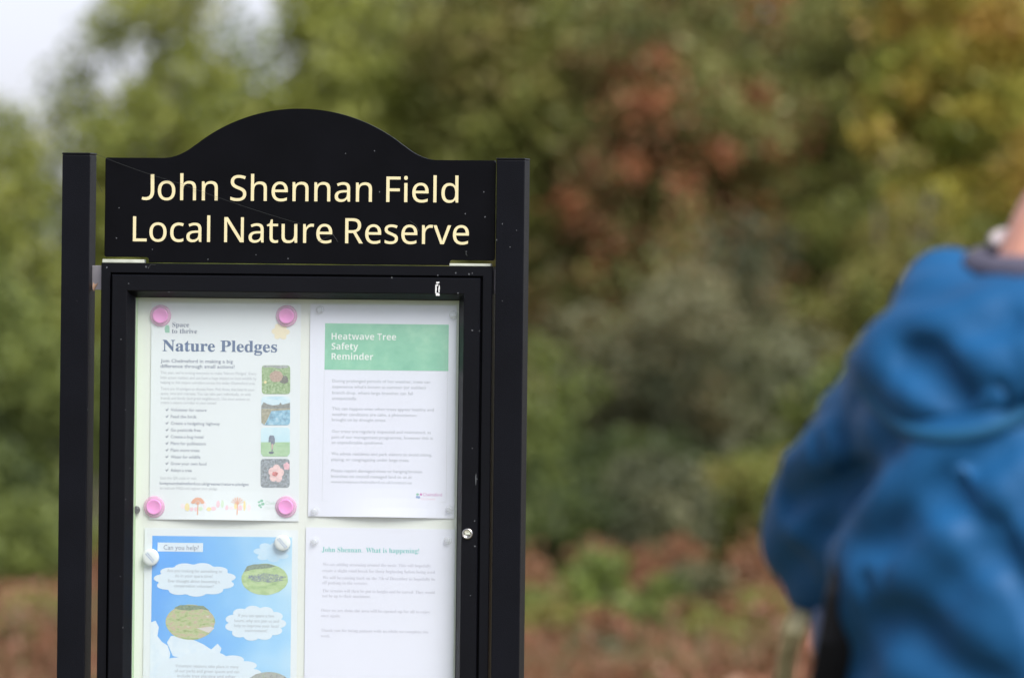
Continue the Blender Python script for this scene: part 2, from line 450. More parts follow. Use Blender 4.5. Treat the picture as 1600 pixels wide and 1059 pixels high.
# low plants
shrub('nettle_clump', 868, 1000, 858, 45, 'bright', 'bright lime green clump low down between board and elbow', 'plant', 1500, .2, .05, 22, .075, group=G3, seed=41, hue=(0.2,1.0), pbot=985)
shrub('nettle_clump', -80, 100, 800, 48, 'dark', 'mid green clump in the lower left corner', 'plant', 5200, .4, .055, 40, .11, group=G3, seed=42, hue=(0.5,1.0))
shrub('nettle_clump', 1040, 1150, 880, 46, 'sage', 'dull green clump among the bracken left of the elbow', 'plant', 1700, .25, .05, 24, .07, group=G3, seed=43, hue=(0.2,0.9))
shrub('nettle_clump', 1130, 1260, 800, 52, 'dark', 'dull green clump touching the back of the sleeve', 'plant', 2600, .3, .05, 24, .12, group=G3, seed=44, hue=(0.4,0.95))
shrub('nettle_clump', 800, 860, 930, 44, 'dark', 'small green clump beside the foot of the right post', 'plant', 900, .2, .05, 14, .05, group=G3, seed=45, hue=(0.5,1.0))
brk = [(820, 920, 935, 47, 'rusty bracken clump right beside the right post', 1500), (930, 1040, 940, 47, 'rusty bracken clump behind the lime green clump', 1700),
       (1045, 1095, 830, 49, 'tall rusty bracken frond clump in the middle of the gap', 700), (1110, 1220, 930, 46.5, 'rusty bracken clump under the elbow', 1700),
       (-60, 100, 960, 46.5, 'rusty bracken clump in the bottom left corner', 2200), (1020, 1110, 965, 44, 'low rusty bracken clump at the bottom edge', 1200),
       (880, 990, 990, 43, 'low rusty bracken clump at the bottom edge beside the board', 1200), (1180, 1330, 920, 50, 'rusty bracken clump behind the pale strap', 1700)]
brk += [(800, 850, 870, 50.5, 'rust coloured fern tuft close to the right post, in front of the green bramble', 500),
        (905, 960, 838, 50.5, 'slim rust coloured fern tuft rising behind the lime green clump', 450),
        (985, 1045, 862, 50.3, 'rust coloured fern tuft just right of the lime green clump', 600),
        (1150, 1200, 850, 50.4, 'rust coloured fern tuft close to the elbow of the blue jacket', 500),
        (-20, 50, 890, 49.5, 'rust coloured fern tuft at the left edge under the green bramble', 600)]
for a, b, t, Y, pal_, lb, n in ((815, 905, 945, 42, 'olive', 'low olive tuft in the rust ground beside the right post', 700), (960, 1040, 935, 43, 'dark', 'low green tuft at the foot of the lime green clump', 600),
        (1060, 1180, 965, 41, 'olive', 'low olive tuft near the bottom edge left of the pale strap', 800), (900, 1000, 1010, 39, 'sage', 'low grey green tuft at the very bottom edge beside the board', 700),
        (1150, 1250, 925, 44, 'olive', 'low yellowish tuft just under the blue elbow', 700), (-40, 60, 985, 41, 'dark', 'low green tuft in the bottom left corner of the picture', 700),
        (1000, 1090, 900, 45, 'dark', 'low dark green tuft in the middle of the rust ground', 600), (20, 110, 930, 44, 'olive', 'low olive tuft next to the left post', 600)):
    shrub('grass_tuft', a, b, t, Y, pal_, lb, 'plant', n, .22, .05, 16, .07, group=G3, seed=int(a) + 999, hue=(0.1, 1.0))
for i, (a, b, t, Y, lb, n) in enumerate(brk):
    shrub('bracken_clump', a, b, t, Y, 'bracken', lb, 'bracken', n, .4, .06, 22, .08, group=G3, seed=60 + i, hue=(0.1, 0.95))
def litter():
    n = 110000
    x = rng.uniform(-11, 11, n); y = rng.uniform(33, 56, n)
    m_ = np.array([noise.noise(Vector((a * 1.1, b * .45, 0))) for a, b in zip(x, y)])
    m2 = np.array([noise.noise(Vector((a * 2.3 + 9, b * .8, 4))) for a, b in zip(x, y)])
    z = rng.uniform(0.01, 1, n) * (0.05 + 0.17 * np.clip(m_ + .35, 0, 1))
    z = np.maximum(z, 0.012)
    tint = 0.42 + 0.65 * m2 + rng.normal(size=n) * 0.15
    o = link('dead_bracken_litter', leaf_mesh('litter', np.stack([x, y, z], 1), .07, tint), LM['floor'])
    tag(o, 'rust brown dead bracken and leaf litter covering the ground before the hedgerow', 'ground cover', kind='stuff')
litter()
# small orange-leaved sapling at the left edge
shrub('orange_sapling', 5, 75, 770, 50.5, 'yellow', 'little orange leaved sapling at the left edge', 'sapling', 500, .15, .05, 9, .07, group=G3, seed=80, hue=(0.7, 1.0))

# the hedgerow goes on past both edges of the picture, with unseen trees added round the camera for reflections
protos = [o for o in C.objects if o.parent is None and o.name.split('.')[0] in ('willow_tree', 'hawthorn_tree', 'maple_tree', 'alder_tree')][:9]
shrubs_ = [o for o in C.objects if o.parent is None and o.name.split('.')[0] in ('bramble_shrub', 'sallow_shrub', 'dogwood_shrub')]
rs = random.Random(77)
spots = []
for sgn in (-1, 1):
    for i in range(16): spots.append((sgn * (4.9 + i * 1.35), 60.5 + rs.uniform(-1.5, 1.5) - i * .4, 1.0))
    for i in range(12): spots.append((sgn * (5.0 + i * 1.7), 56 + rs.uniform(-1, 1) - i * .4, 0))
for i in range(20): spots.append((-38 + i * 4 + rs.uniform(-1, 1), -26 + rs.uniform(-3, 3), 1.7))  # unseen treeline added so the black panel and posts reflect darker
for i in range(9):
    for sgn in (-1, 1): spots.append((sgn * (33 + rs.uniform(-2, 2)), 40 - i * 7, 1.7))  # unseen side trees added to the same reflection ring
for x_, y_, k_ in spots:
    src = (protos if k_ else shrubs_)[rs.randrange(len(protos if k_ else shrubs_))]; kd = 'tree' if k_ else 'shrub'; k_ = k_ or 1.0
    c = src.copy(); C.objects.link(c)
    c.location = (x_, y_, 0); c.rotation_euler = (0, 0, rs.uniform(0, 6.28)); c.scale = (k_, k_, k_ * .9)
    c['label'] = 'hedgerow ' + kd + ' of the field edge ' + ('behind the camera, added to darken reflections' if y_ < -15 else 'beyond the left edge of the picture' if x_ < 0 else 'beyond the right edge of the picture')
    c['group'] = c['label'].replace('hedgerow ' + kd, 'hedgerow ' + kd + 's')
    for ch in list(src.children):
        q = ch.copy(); C.objects.link(q); q.parent = c

# dry grass and litter between and in front of the plants
def grass():
    n = 150000
    x = rng.uniform(-11, 11, n); y = 30 + 32 * rng.uniform(0, 1, n)
    h = rng.uniform(0.05, 0.22, n) * (0.6 + 0.6 * (np.sin(x * 1.3) * np.cos(y * 0.8) + 1) / 2)
    a = rng.uniform(0, 6.28, n)
    w = 0.006 + 0.006 * rng.uniform(size=n)
    dx, dy = np.cos(a) * w, np.sin(a) * w
    lx, ly = rng.normal(size=n) * h * 0.35, rng.normal(size=n) * h * 0.35
    v = np.empty((n, 3, 3))
    v[:, 0] = np.stack([x - dx, y - dy, np.zeros(n)], 1)
    v[:, 1] = np.stack([x + dx, y + dy, np.zeros(n)], 1)
    v[:, 2] = np.stack([x + lx, y + ly, h], 1)
    me = bpy.data.meshes.new('grass')
    me.vertices.add(n * 3); me.vertices.foreach_set('co', v.reshape(-1).astype(np.float32))
    me.loops.add(n * 3); me.loops.foreach_set('vertex_index', np.arange(n * 3, dtype=np.int32))
    me.polygons.add(n); me.polygons.foreach_set('loop_start', np.arange(0, n * 3, 3, dtype=np.int32))
    me.update(calc_edges=True)
    at = me.attributes.new('tint', 'FLOAT', 'FACE')
    pv = np.clip(0.5 + 0.35 * np.sin(x * 0.9 + 1) * np.cos(y * 0.5) + rng.normal(size=n) * 0.18, 0, 1)
    at.data.foreach_set('value', pv.astype(np.float32))
    o = link('grass', me, LM['grass'])
    tag(o, 'dry brownish grass and litter on the ground before the hedgerow', 'grass', kind='stuff')
grass()

# ------------------------------------------------------------------ notice board
nb = empty('notice_board', BO, -YAW)
tag(nb, 'black notice board on two square posts with an arched name panel and glazed cabinet', 'notice board')
MPP = DB / FPX      # metres per photo pixel at the board

# posts: 40 mm square tubes with flat caps
def post(pxl, pxr, pyt):
    uL, zt = B(pxl, pyt, -.012); uR, _ = B(pxr, pyt, -.012)
    bm = bmesh.new()
    box(bm, uL, uR, -.012, .030, -0.3, zt - .003, .0012)
    p = bmobj('post', bm, M_post, nb)
    bm = bmesh.new()
    box(bm, uL - .0004, uR + .0004, -.0124, .0304, zt - .0028, zt, .0009)
    bmobj('post_cap', bm, M_post, p)
    return uL, uR, zt
PL = post(97.5, 141, 238.5)
PR = post(776, 820, 247)

# arched name panel, a thin sheet with notched lower corners
uc, zbase = B(468.5, 248.6, 0)
uL0, _ = B(163.5, 330, 0); uR0, _ = B(773.5, 330, 0)
zb0 = B(468.5, 412.4, 0)[1]
zn = B(468.5, 404.3, 0)[1]
k = (uR0 - uL0) / 610.0
def arch(x):     # x in px from the centre -> height in px above the shoulders
    x = abs(x)
    if x < 165: return 78.6 - 260 + math.sqrt(260 * 260 - x * x)
    if x < 215: return 20.2 * ((215 - x) / 50) ** 2
    return 0.0
outl = []
rc = 3.5
xs = [-305 + rc] + [-215 + i * 5 for i in range(87)] + [305 - rc]
for x in xs: outl.append((uc + x * k, zbase + arch(x) * MPP))
HW = 305
def corner(cx, cz, a0, a1, r, n=5):
    return [(cx + r * math.cos(a0 + (a1 - a0) * i / n), cz + r * math.sin(a0 + (a1 - a0) * i / n)) for i in range(n + 1)]
rr = rc * k
outl += corner(uc + HW * k - rr, zbase - rr, math.pi / 2, 0, rr)[1:]
outl += corner(uc + HW * k - rr, zn + rr, 0, -math.pi / 2, rr)
outl += corner(uc + (HW - 70) * k + rr, zn - rr, math.pi / 2, math.pi, rr)
outl += [(uc + (HW - 70) * k, zb0), (uc - (HW - 70) * k, zb0)]
outl += corner(uc - (HW - 70) * k - rr, zn - rr, 0, math.pi / 2, rr)
outl += corner(uc - HW * k + rr, zn + rr, -math.pi / 2, -math.pi, rr)
outl += corner(uc - HW * k + rr, zbase - rr, math.pi, math.pi / 2, rr)[:-1]
def sheet(bm, outline, d0, d1, bev=0):
    vf = [bm.verts.new((x, d0, z)) for x, z in outline]
    f = bm.faces.new(vf)
    r = bmesh.ops.extrude_face_region(bm, geom=[f])
    vv = [e for e in r['geom'] if isinstance(e, bmesh.types.BMVert)]
    for v in vv: v.co.y = d1
    if bev:
        es = [e for e in bm.edges if abs(e.verts[0].co.y - d0) < 1e-7 and abs(e.verts[1].co.y - d0) < 1e-7]
        bmesh.ops.bevel(bm, geom=es, offset=bev, segments=1, affect='EDGES')
bm = bmesh.new()
sheet(bm, outl, 0.0, 0.004, 0.0006)
panel = bmobj('name_panel', bm, M_panel, nb)

# ---- text, set from the built-in font
def sset(s, up, lo):
    return ''.join(chr(up + ord(c) - 65) if 'A' <= c <= 'Z' else chr(lo + ord(c) - 97) if 'a' <= c <= 'z' else c for c in s)
SANS = (0x1D5A0, 0x1D5BA); SANSB = (0x1D5D4, 0x1D5EE); SERIFB = (0x1D400, 0x1D41A)
tcurve = bpy.data.curves.new('text', 'FONT')
tob = bpy.data.objects.new('text', tcurve)
bench = bpy.data.scenes.new('bench')      # an empty scene to evaluate curves and modifiers in, removed at the end
bench.collection.objects.link(tob)
def evaluated(o):
    vl = bench.view_layers[0]
    vl.update()
    return bpy.data.meshes.new_from_object(o.evaluated_get(vl.depsgraph))
def text_mesh(s, style=None, off=0.0, res=2, space=1.0):
    tcurve.body = sset(s, *style) if style else s
    tcurve.size = 1.0; tcurve.offset = off; tcurve.resolution_u = res
    tcurve.space_character = space
    tcurve.space_word = .82 if off == .0005 else 1.0
    tcurve.fill_mode = 'FRONT'
    return evaluated(tob)
def text(name, s, px, py, wpx, hpx, m, parent, d, style=None, off=0.0, res=2, shear=0.0, space=1.0, base=(0,0,0)):
    """lettering whose first letter starts at px with its baseline at py, wpx wide, capitals hpx tall"""
    me = text_mesh(s, style, off, res, space)
    n = len(me.vertices)
    co = np.empty(n * 3, dtype=np.float32); me.vertices.foreach_get('co', co); co = co.reshape(-1, 3)
    x0, x1 = co[:, 0].min(), co[:, 0].max()
    u0, z0 = B(px, py, d); u1, _ = B(px + wpx, py, d)
    cap = 0.714 if style else 0.72
    sx = (u1 - u0) / (x1 - x0); sz = hpx * MPP / cap
    o = np.empty_like(co)
    o[:, 0] = u0 + (co[:, 0] - x0) * sx + co[:, 1] * sz * shear - base[0]
    o[:, 2] = z0 + co[:, 1] * sz - base[2]
    o[:, 1] = d - base[1]
    if d > .01:
        for q in range(n): o[q, 1] -= lift_at(base, o[q, 0], o[q, 2])
    me.vertices.foreach_set('co', o.reshape(-1)); me.update()
    return link(name, me, m, parent)

# title: two lines of cream vinyl letters; the J sits on the baseline so it is drawn on its own
DT = -0.0006
def letters(o):
    """split a line of lettering into one part per letter (a dot stays with its stem)"""
    me = o.data; par = o.parent
    bm = bmesh.new(); bm.from_mesh(me)
    seen = set(); isl = []
    for f in bm.faces:
        if f in seen: continue
        st = [f]; seen.add(f); grp = []
        while st:
            q = st.pop(); grp.append(q)
            for e in q.edges:
                for h in e.link_faces:
                    if h not in seen: seen.add(h); st.append(h)
        xs_ = [v.co.x for q in grp for v in q.verts]
        isl.append([min(xs_), max(xs_), grp])
    isl.sort(key=lambda t: t[0])
    out = []
    for a, b, g_ in isl:
        if out and a < out[-1][1] - .0004: out[-1][1] = max(out[-1][1], b); out[-1][2] += g_
        else: out.append([a, b, g_])
    for a, b, g_ in out:
        vm = {}; vl = []; fl = []
        for q in g_:
            ids = []
            for v in q.verts:
                if v not in vm: vm[v] = len(vl); vl.append(v.co[:])
                ids.append(vm[v])
            fl.append(ids)
        m_ = bpy.data.meshes.new('letter'); m_.from_pydata(vl, [], fl); m_.update()
        link('letter', m_, M_letter, par)
    bm.free(); bpy.data.objects.remove(o, do_unlink=True)
t1 = text('lettering', 'ohn Shennan Field', 246.5, 312.6, 469.5, 39.5, M_letter, panel, DT, SANS, off=0.0005, res=6)
t2 = text('lettering', 'Local Nature Reserve', 207.5, 377.0, 525, 39.0, M_letter, panel, DT, SANS, off=0.0005, res=6)
letters(t1); letters(t2)
def letter_J():
    bm = bmesh.new()
    # stem then a hook to the left, as a ribbon of given centre line and width
    cl = [(238.3, 272.5), (238.3, 280), (238.3, 290), (238.3, 298), (237.8, 303), (236, 307), (233, 309.5), (229, 310.5), (225, 310.4), (221.8, 309.7)]
    wd = [5.6, 5.6, 5.6, 5.6, 5.5, 5.3, 5.0, 4.7, 4.4, 4.2]
    L, Rr = [], []
    for i, (x, y) in enumerate(cl):
        a, b = cl[max(0, i - 1)], cl[min(len(cl) - 1, i + 1)]
        tx, ty = b[0] - a[0], b[1] - a[1]; l = math.hypot(tx, ty); nx, ny = -ty / l, tx / l
        for lst, s in ((L, 1), (Rr, -1)):
            u, z = B(x + nx * wd[i] / 2 * s, y + ny * wd[i] / 2 * s, DT)
            lst.append(bm.verts.new((u, DT, z)))
    for i in range(len(cl) - 1): bm.faces.new((L[i], L[i + 1], Rr[i + 1], Rr[i]))
    bmobj('letter', bm, M_letter, panel)
letter_J()

# cabinet: fixed body, hinged door frame, glazing, backing
def frame_sweep(bm, x0, x1, z0, z1, prof):
    """a closed profile of (inset, depth) carried round a rectangle with mitred corners"""
    rings = []
    for (cx, cz, sx, sz) in ((x0, z0, 1, 1), (x1, z0, -1, 1), (x1, z1, -1, -1), (x0, z1, 1, -1)):
        rings.append([bm.verts.new((cx + sx * i, d, cz + sz * i)) for i, d in prof])
    n = len(prof)
    for a in range(4):
        A, Bq = rings[a], rings[(a + 1) % 4]
        for j in range(n):
            bm.faces.new((A[j], A[(j + 1) % n], Bq[(j + 1) % n], Bq[j]))
cx0 = B(158.3, 600, -.006)[0]; cx1 = B(769.3, 600, -.006)[0]
cz1 = B(468.5, 413.7, -.006)[1]; cz0 = B(468.5, 1240, -.006)[1]
# the pixel columns were read at different heights; the roll is undone by B, so take them at one height
cx0 = B(158.0, 430, -.006)[0]; cx1 = B(769.3, 430, -.006)[0]
p = MPP / math.cos(YAW)
bm = bmesh.new()
frame_sweep(bm, cx0, cx1, cz0, cz1, [(0, -.005), (.0008, -.006), (14.5 * MPP, -.006), (15.2 * MPP, -.0054), (15.2 * MPP, .034), (0, .034)])
body = bmobj('cabinet_body', bm, M_frame, nb)
bm = bmesh.new()
box(bm, cx0 + .012, cx1 - .012, .0345, .038, cz0 + .012, cz1 - .012, .0008)
bmobj('back_panel', bm, M_frame, nb)
bm = bmesh.new()   # dark rubber seal in the groove between body and door
frame_sweep(bm, cx0 + 15.4 * MPP, cx1 - 15.4 * MPP, cz0 + 15.4 * MPP, cz1 - 15.4 * MPP, [(0, .001), (5 * MPP, .001), (5 * MPP, .004), (0, .004)])
bmobj('seal', bm, M_groove, nb)
i0 = 18.2 * MPP
i1 = 43.5 * MPP
i2 = 53.5 * MPP
bm = bmesh.new()
frame_sweep(bm, cx0 + i0, cx1 - i0, cz0 + i0, cz1 - i0,
            [(0, .003), (0, -.0105), (.0018, -.0125), (i1 - i0 - .001, -.0125), (i1 - i0, -.0118), (i2 - i0 - .0012, .0005), (i2 - i0, .0015), (i2 - i0, .006), (i2 - i0 - .004, .006)])
door = bmobj('door_frame', bm, M_frame, nb)
gx0, gx1, gz0, gz1 = cx0 + i2 - .003, cx1 - i2 + .003, cz0 + i2 - .003, cz1 - i2 + .003
bm = bmesh.new()
box(bm, gx0, gx1, .0022, .0052, gz0, gz1)
bmobj('glass', bm, M_glass, door)
bm = bmesh.new()
DBK = .021       # face of the backing board
box(bm, cx0 + .0165, cx1 - .0165, DBK, DBK + .006, cz0 + .0165, cz1 - .0165)
bmobj('backing_board', bm, M_back, nb)
bm = bmesh.new()      # pale green liner round the inner side walls of the cabinet
frame_sweep(bm, cx0 + i2 - .0012, cx1 - i2 + .0012, cz0 + i2 - .0012, cz1 - i2 + .0012, [(0, .0062), (.0010, .0062), (.0010, DBK - .0004), (0, DBK - .0004)])
bmobj('inner_liner', bm, mat('pale_green_liner', (0.40, 0.58, 0.30), .5), nb)

# lock on the right stile of the door
lu, lz = B(730.8, 833.5, -.0125)
LM4 = Matrix.Translation((lu, -.0125, lz)) @ Matrix.Rotation(math.pi / 2, 4, 'X')
bm = bmesh.new()
lathe(bm, [(0, .0022), (.0047, .0022), (.0052, .0036), (.0066, .0038), (.0076, .0026), (.0078, 0), (.0078, -.001)], 36, LM4)
lock = bmobj('lock', bm, M_chrome, door, smooth=True)
bm = bmesh.new()
box(bm, lu - .0036, lu + .0036, -.0165, -.0138, lz - .0014, lz + .0016, .0006)
bmobj('key_slot', bm, M_shim, lock)

# pale packing strips in the notches between panel and cabinet, and the fixing plates to the posts
for (a, b, ty, by) in ((160.5, 226, 404.8, 411.0), (702, 767, 411.4, 417.6)):
    u0, zt = B(a, ty, .004); u1, zb_ = B(b, by, .004)
    bm = bmesh.new()
    box(bm, u0, u1, .001, .014, cz1 + .0004, zt - .0002, .0006)
    bmobj('packing_strip', bm, M_shim, nb)
for (a, b) in ((PL[1], cx0), (cx1, PR[0])):
    for zz in (430, 1150):
        zt = B(468, zz - 12, .01)[1]; zb_ = B(468, zz + 26, .01)[1]
        bm = bmesh.new()
        box(bm, a - .0002, b + .0002, .010, .014, zb_, zt, .0003)
        bmobj('fixing_plate', bm, M_steel, nb)
# hinges hidden on the left, bird dropping, specks, cobweb thread
bm = bmesh.new()
def blot(bm, px, py, rx, ry, d, seed, n=14, rough=.35):
    rs = random.Random(seed)
    vs_ = []
    for q in range(n):
        a = 2 * math.pi * q / n; s = 1 + rs.uniform(-rough, rough)
        u, z = B(px + rx * s * math.cos(a), py + ry * s * math.sin(a), d)
        vs_.append((u, z))
    f = [bm.verts.new((u, d, z)) for u, z in vs_]
    b_ = [bm.verts.new((u, d + .0003, z)) for u, z in vs_]
    bm.faces.new(f)
    for q in range(n): bm.faces.new((f[q], f[(q + 1) % n], b_[(q + 1) % n], b_[q]))
for (x, y, rx, ry) in ((681.2, 452, 1.1, 7), (686.0, 451, 1.0, 6.5), (683.6, 460, 3.4, 2.2), (684, 441.5, 2.6, 1.4), (683.2, 445, 1.3, 1.6)):
    blot(bm, x, y, rx, ry, -.0129, int(x * 10 + y))
bmobj('bird_dropping', bm, M_drop, door)
bm = bmesh.new()
rs = random.Random(11)
fixed = [(167, 418, 1.1), (228, 417, 1.2), (232, 418.5, .9), (712, 426.5, 1.2), (733, 428.5, 1.2), (738, 427, .8), (684, 430, .9)]
for x, y, r in fixed: blot(bm, x, y, r, r * 1.3, -.0064, int(x), 7)
for x, y, r in [(738, 516, 1.5), (749, 517, .9), (612, 434, 1.3), (201, 443, .9), (264, 456, 1.0), (715.5, 458, 1.2), (189, 530, .9), (203, 731, .7), (745.5, 748, .9), (741.5, 813.5, 1.2), (742, 853, 1.4), (196, 640, .7), (188, 900, .8), (192, 980, .8), (738, 700, .7), (735, 930, .9), (196, 780, .8)]:
    blot(bm, x, y, r, r, -.0129, int(x + y), 7)
blot(bm, 743.5, 748, .7, 9, -.0129, 5, 9, .2)
for x, y, r in [(186, 325, .9), (182, 372, 1.0), (238, 390, .7), (325, 405, .9), (450, 404, .9), (727, 334, 1.0), (758, 339, 1.1), (729, 393, .6), (728, 397, .8), (593, 300, .9), (756, 300, .8), (680, 300, .6), (400, 398, .7), (540, 240, .7), (585, 236, .8)]:
    blot(bm, x, y, r, r * 1.2, -.0004, int(x + y), 7)
for x, y, r in [(785, 350, .9), (797, 386, .8), (776, 375, 1.0), (807, 360, .7), (785, 470, .7), (137, 640, .8), (120, 470, .5)]:
    blot(bm, x, y, r, r * 1.2, -.0124, int(x + y), 7)
sp = bmobj('specks', bm, M_speck, nb); sp['kind'] = 'stuff'
def thread(pts, d, r=.00022, sag=.002, bmx=None):
    q = []
    for (a, b) in zip(pts, pts[1:]):
        for i in range(9):
            t = i / 8
            u, z = B(a[0] + (b[0] - a[0]) * t, a[1] + (b[1] - a[1]) * t, d)
            q.append((u, d, z - sag * 4 * t * (1 - t)))
    tube(bmx, q, r, 4)
bm = bmesh.new()
thread([(150, 241), (285, 288), (470, 350)], -.003, bmx=bm)
thread([(143, 262), (160, 300)], .004, bmx=bm)
thread([(640, 345), (650, 352), (655, 362)], -.001, .0003, .0, bm)
thread([(232, 418), (236, 413), (243, 414)], -.0068, .0004, 0, bm)
thread([(497, 378), (520, 366), (528, 378)], -.001, .0002, 0, bm)
thread([(727, 392), (730, 400)], -.001, .0004, 0, bm)
bmobj('cobweb_threads', bm, M_web, nb)['kind'] = 'stuff'
# dirt-filled cobweb and a dry leaf caught in the gap on the left
du, dz = B(149.5, 440, .012)
dl = empty('dry_leaf', BO + ua * du + va * .012 + Vector((0, 0, dz)), -YAW)
tag(dl, 'small curled brown leaf caught between left post and cabinet', 'leaf')
bm = bmesh.new()
rs = random.Random(3)
rows = []
for i in range(9):
    t = i / 8
    z = (0.5 - t) * .026
    wdt = .0032 * math.sin(math.pi * (t * .9 + .05)) + .0003
    cxx = .0018 * math.sin(t * 5)
    rows.append([bm.verts.new((cxx + wdt * s, -.002 * abs(s) + .002 * math.sin(t * 6), z)) for s in (-1, -.4, .4, 1)])
for a, b in zip(rows, rows[1:]):
    for q in range(3): bm.faces.new((a[q], a[q + 1], b[q + 1], b[q]))
lf = bmobj('blade', bm, M_dryleaf, dl, smooth=True)
bm = bmesh.new()
tube(bm, [(-.003, 0, .022), (-.004, -.001, .018), (-.001, 0, .010), (.001, 0, 0), (.002, -.001, -.011), (.0035, -.001, -.008)], [.0005, .0006, .0006, .0007, .0006, .0003], 5)
bmobj('stalk', bm, M_dryleaf, dl)

# ------------------------------------------------------------------ papers
LIFT = {}
def paper(name, px0, px1, py0, py1, m, label, d=.0195, curl=.003, cat='poster'):
    """a sheet pinned at its corners; its lower edge lifts a little between the pins"""
    u0, z1 = B(px0, (py0 + py1) / 2 * 0 + py0, d); u1 = B(px1, py0, d)[0]; z0 = B((px0 + px1) / 2, py1, d)[1]
    z1 = B((px0 + px1) / 2, py0, d)[1]
    base = Vector(((u0 + u1) / 2, d, z0))
    root = empty(name, BO + ua * base.x + va * base.y + Vector((0, 0, base.z)), -YAW)
    tag(root, label, cat)
    nx, nz = 16, 22
    LIFT[tuple(base)] = ((u1 - u0) / 2, z1 - z0, curl)
    vs_, fs = [], []
    for j in range(nz + 1):
        for i in range(nx + 1):
            s, t = i / nx, j / nz
            lift = curl * (math.sin(math.pi * s) ** 2) * (max(0, 1 - t * 5)) ** 2
            vs_.append((u0 + (u1 - u0) * s - base.x, -.0001 - lift, (z1 - z0) * t + lift * .1))
    for j in range(nz):
        for i in range(nx):
            a = j * (nx + 1) + i
            fs.append((a, a + 1, a + nx + 2, a + nx + 1))
    n = len(vs_)
    bk = [(x, y + .0004, z) for x, y, z in vs_]
    bf = [tuple(n + q for q in f[::-1]) for f in fs]
    # close the rim
    rim = [i for i in range(nx + 1)] + [(j + 1) * (nx + 1) - 1 for j in range(1, nz + 1)] + [nz * (nx + 1) + i for i in range(nx - 1, -1, -1)] + [j * (nx + 1) for j in range(nz - 1, 0, -1)]
    for a, b in zip(rim, rim[1:] + rim[:1]): fs.append((b, a, n + a, n + b))
    me = bpy.data.meshes.new('sheet'); me.from_pydata(vs_ + bk, [], fs + bf); me.update()
    link('sheet', me, m, root, smooth=False)
    return root, base
INK = mat('ink_grey', (0.20, 0.22, 0.30), 0.6)
INK2 = mat('ink_soft', (0.42, 0.43, 0.48), 0.6)
INKN = mat('ink_navy', (0.055, 0.11, 0.24), 0.5)
INKP = mat('ink_lilac', (0.47, 0.45, 0.54), 0.6)
INKD = mat('ink_dark', (0.12, 0.14, 0.22), 0.6)
INKT = mat('ink_teal', (0.12, 0.50, 0.46), 0.6)
INKW = mat('ink_white', (0.82, 0.85, 0.82), 0.6)
INKG = mat('ink_green', (0.25, 0.52, 0.38), 0.6)
INKO = mat('ink_orange', (0.80, 0.38, 0.24), 0.6)
INKY = mat('ink_yellow', (0.84, 0.68, 0.34), 0.6)
INKPK = mat('ink_pink', (0.84, 0.55, 0.62), 0.6)
INKM = mat('ink_magenta', (0.62, 0.22, 0.48), 0.6)
INKB = mat('ink_blue', (0.25, 0.35, 0.60), 0.6)
PD = .0192    # depth of print on a sheet
#
def lift_at(base, x, z):
    """how far the sheet stands off at (x, z) measured from its base"""
    if tuple(base) not in LIFT: return 0.0
    hw, hh, curl = LIFT[tuple(base)]
    s_, t_ = (x + hw) / (2 * hw), z / hh
    if not (0 < s_ < 1): return 0.0
    return curl * (math.sin(math.pi * s_) ** 2) * (max(0, 1 - t_ * 5)) ** 2

def flat(name, outline_px, m, parent, base, d=PD):
    bm = bmesh.new()
    f = bm.faces.new([bm.verts.new((B(x, y, d)[0] - base.x, d - base.y, B(x, y, d)[1] - base.z)) for x, y in outline_px])
    f.normal_update()
    if f.normal.y > 0: f.normal_flip()
    bmesh.ops.triangulate(bm, faces=[f])
    for v in bm.verts: v.co.y -= lift_at(base, v.co.x, v.co.z)
    me = bpy.data.meshes.new(name); bm.to_mesh(me); bm.free()
    return link(name, me, m, parent)
def rrect(x0, x1, y0, y1, r=5, n=5):
    o = []
    for cx, cy, a0 in ((x1 - r, y1 - r, 0), (x0 + r, y1 - r, 90), (x0 + r, y0 + r, 180), (x1 - r, y0 + r, 270)):
        o += [(cx + r * math.cos(R(a0 + 90 * i / n)), cy + r * math.sin(R(a0 + 90 * i / n))) for i in range(n + 1)]
    return o
def ell(cx, cy, rx, ry, n=28, w=0, seed=0):
    rs = random.Random(seed)
    return [(cx + rx * (1 + rs.uniform(-w, w)) * math.cos(2 * math.pi * i / n), cy + ry * (1 + rs.uniform(-w, w)) * math.sin(2 * math.pi * i / n)) for i in range(n)]
def scallop(cx, cy, rx, ry, n=11, amp=.09, seed=0):
    rs = random.Random(seed); ph = rs.uniform(0, 6)
    o = []
    for i in range(n * 9):
        a = 2 * math.pi * i / (n * 9)
        b = abs(math.sin(a * n / 2 + ph))
        s = 1 - amp + amp * 1.6 * b ** .7
        o.append((cx + rx * s * math.cos(a), cy + ry * s * math.sin(a)))
    return o
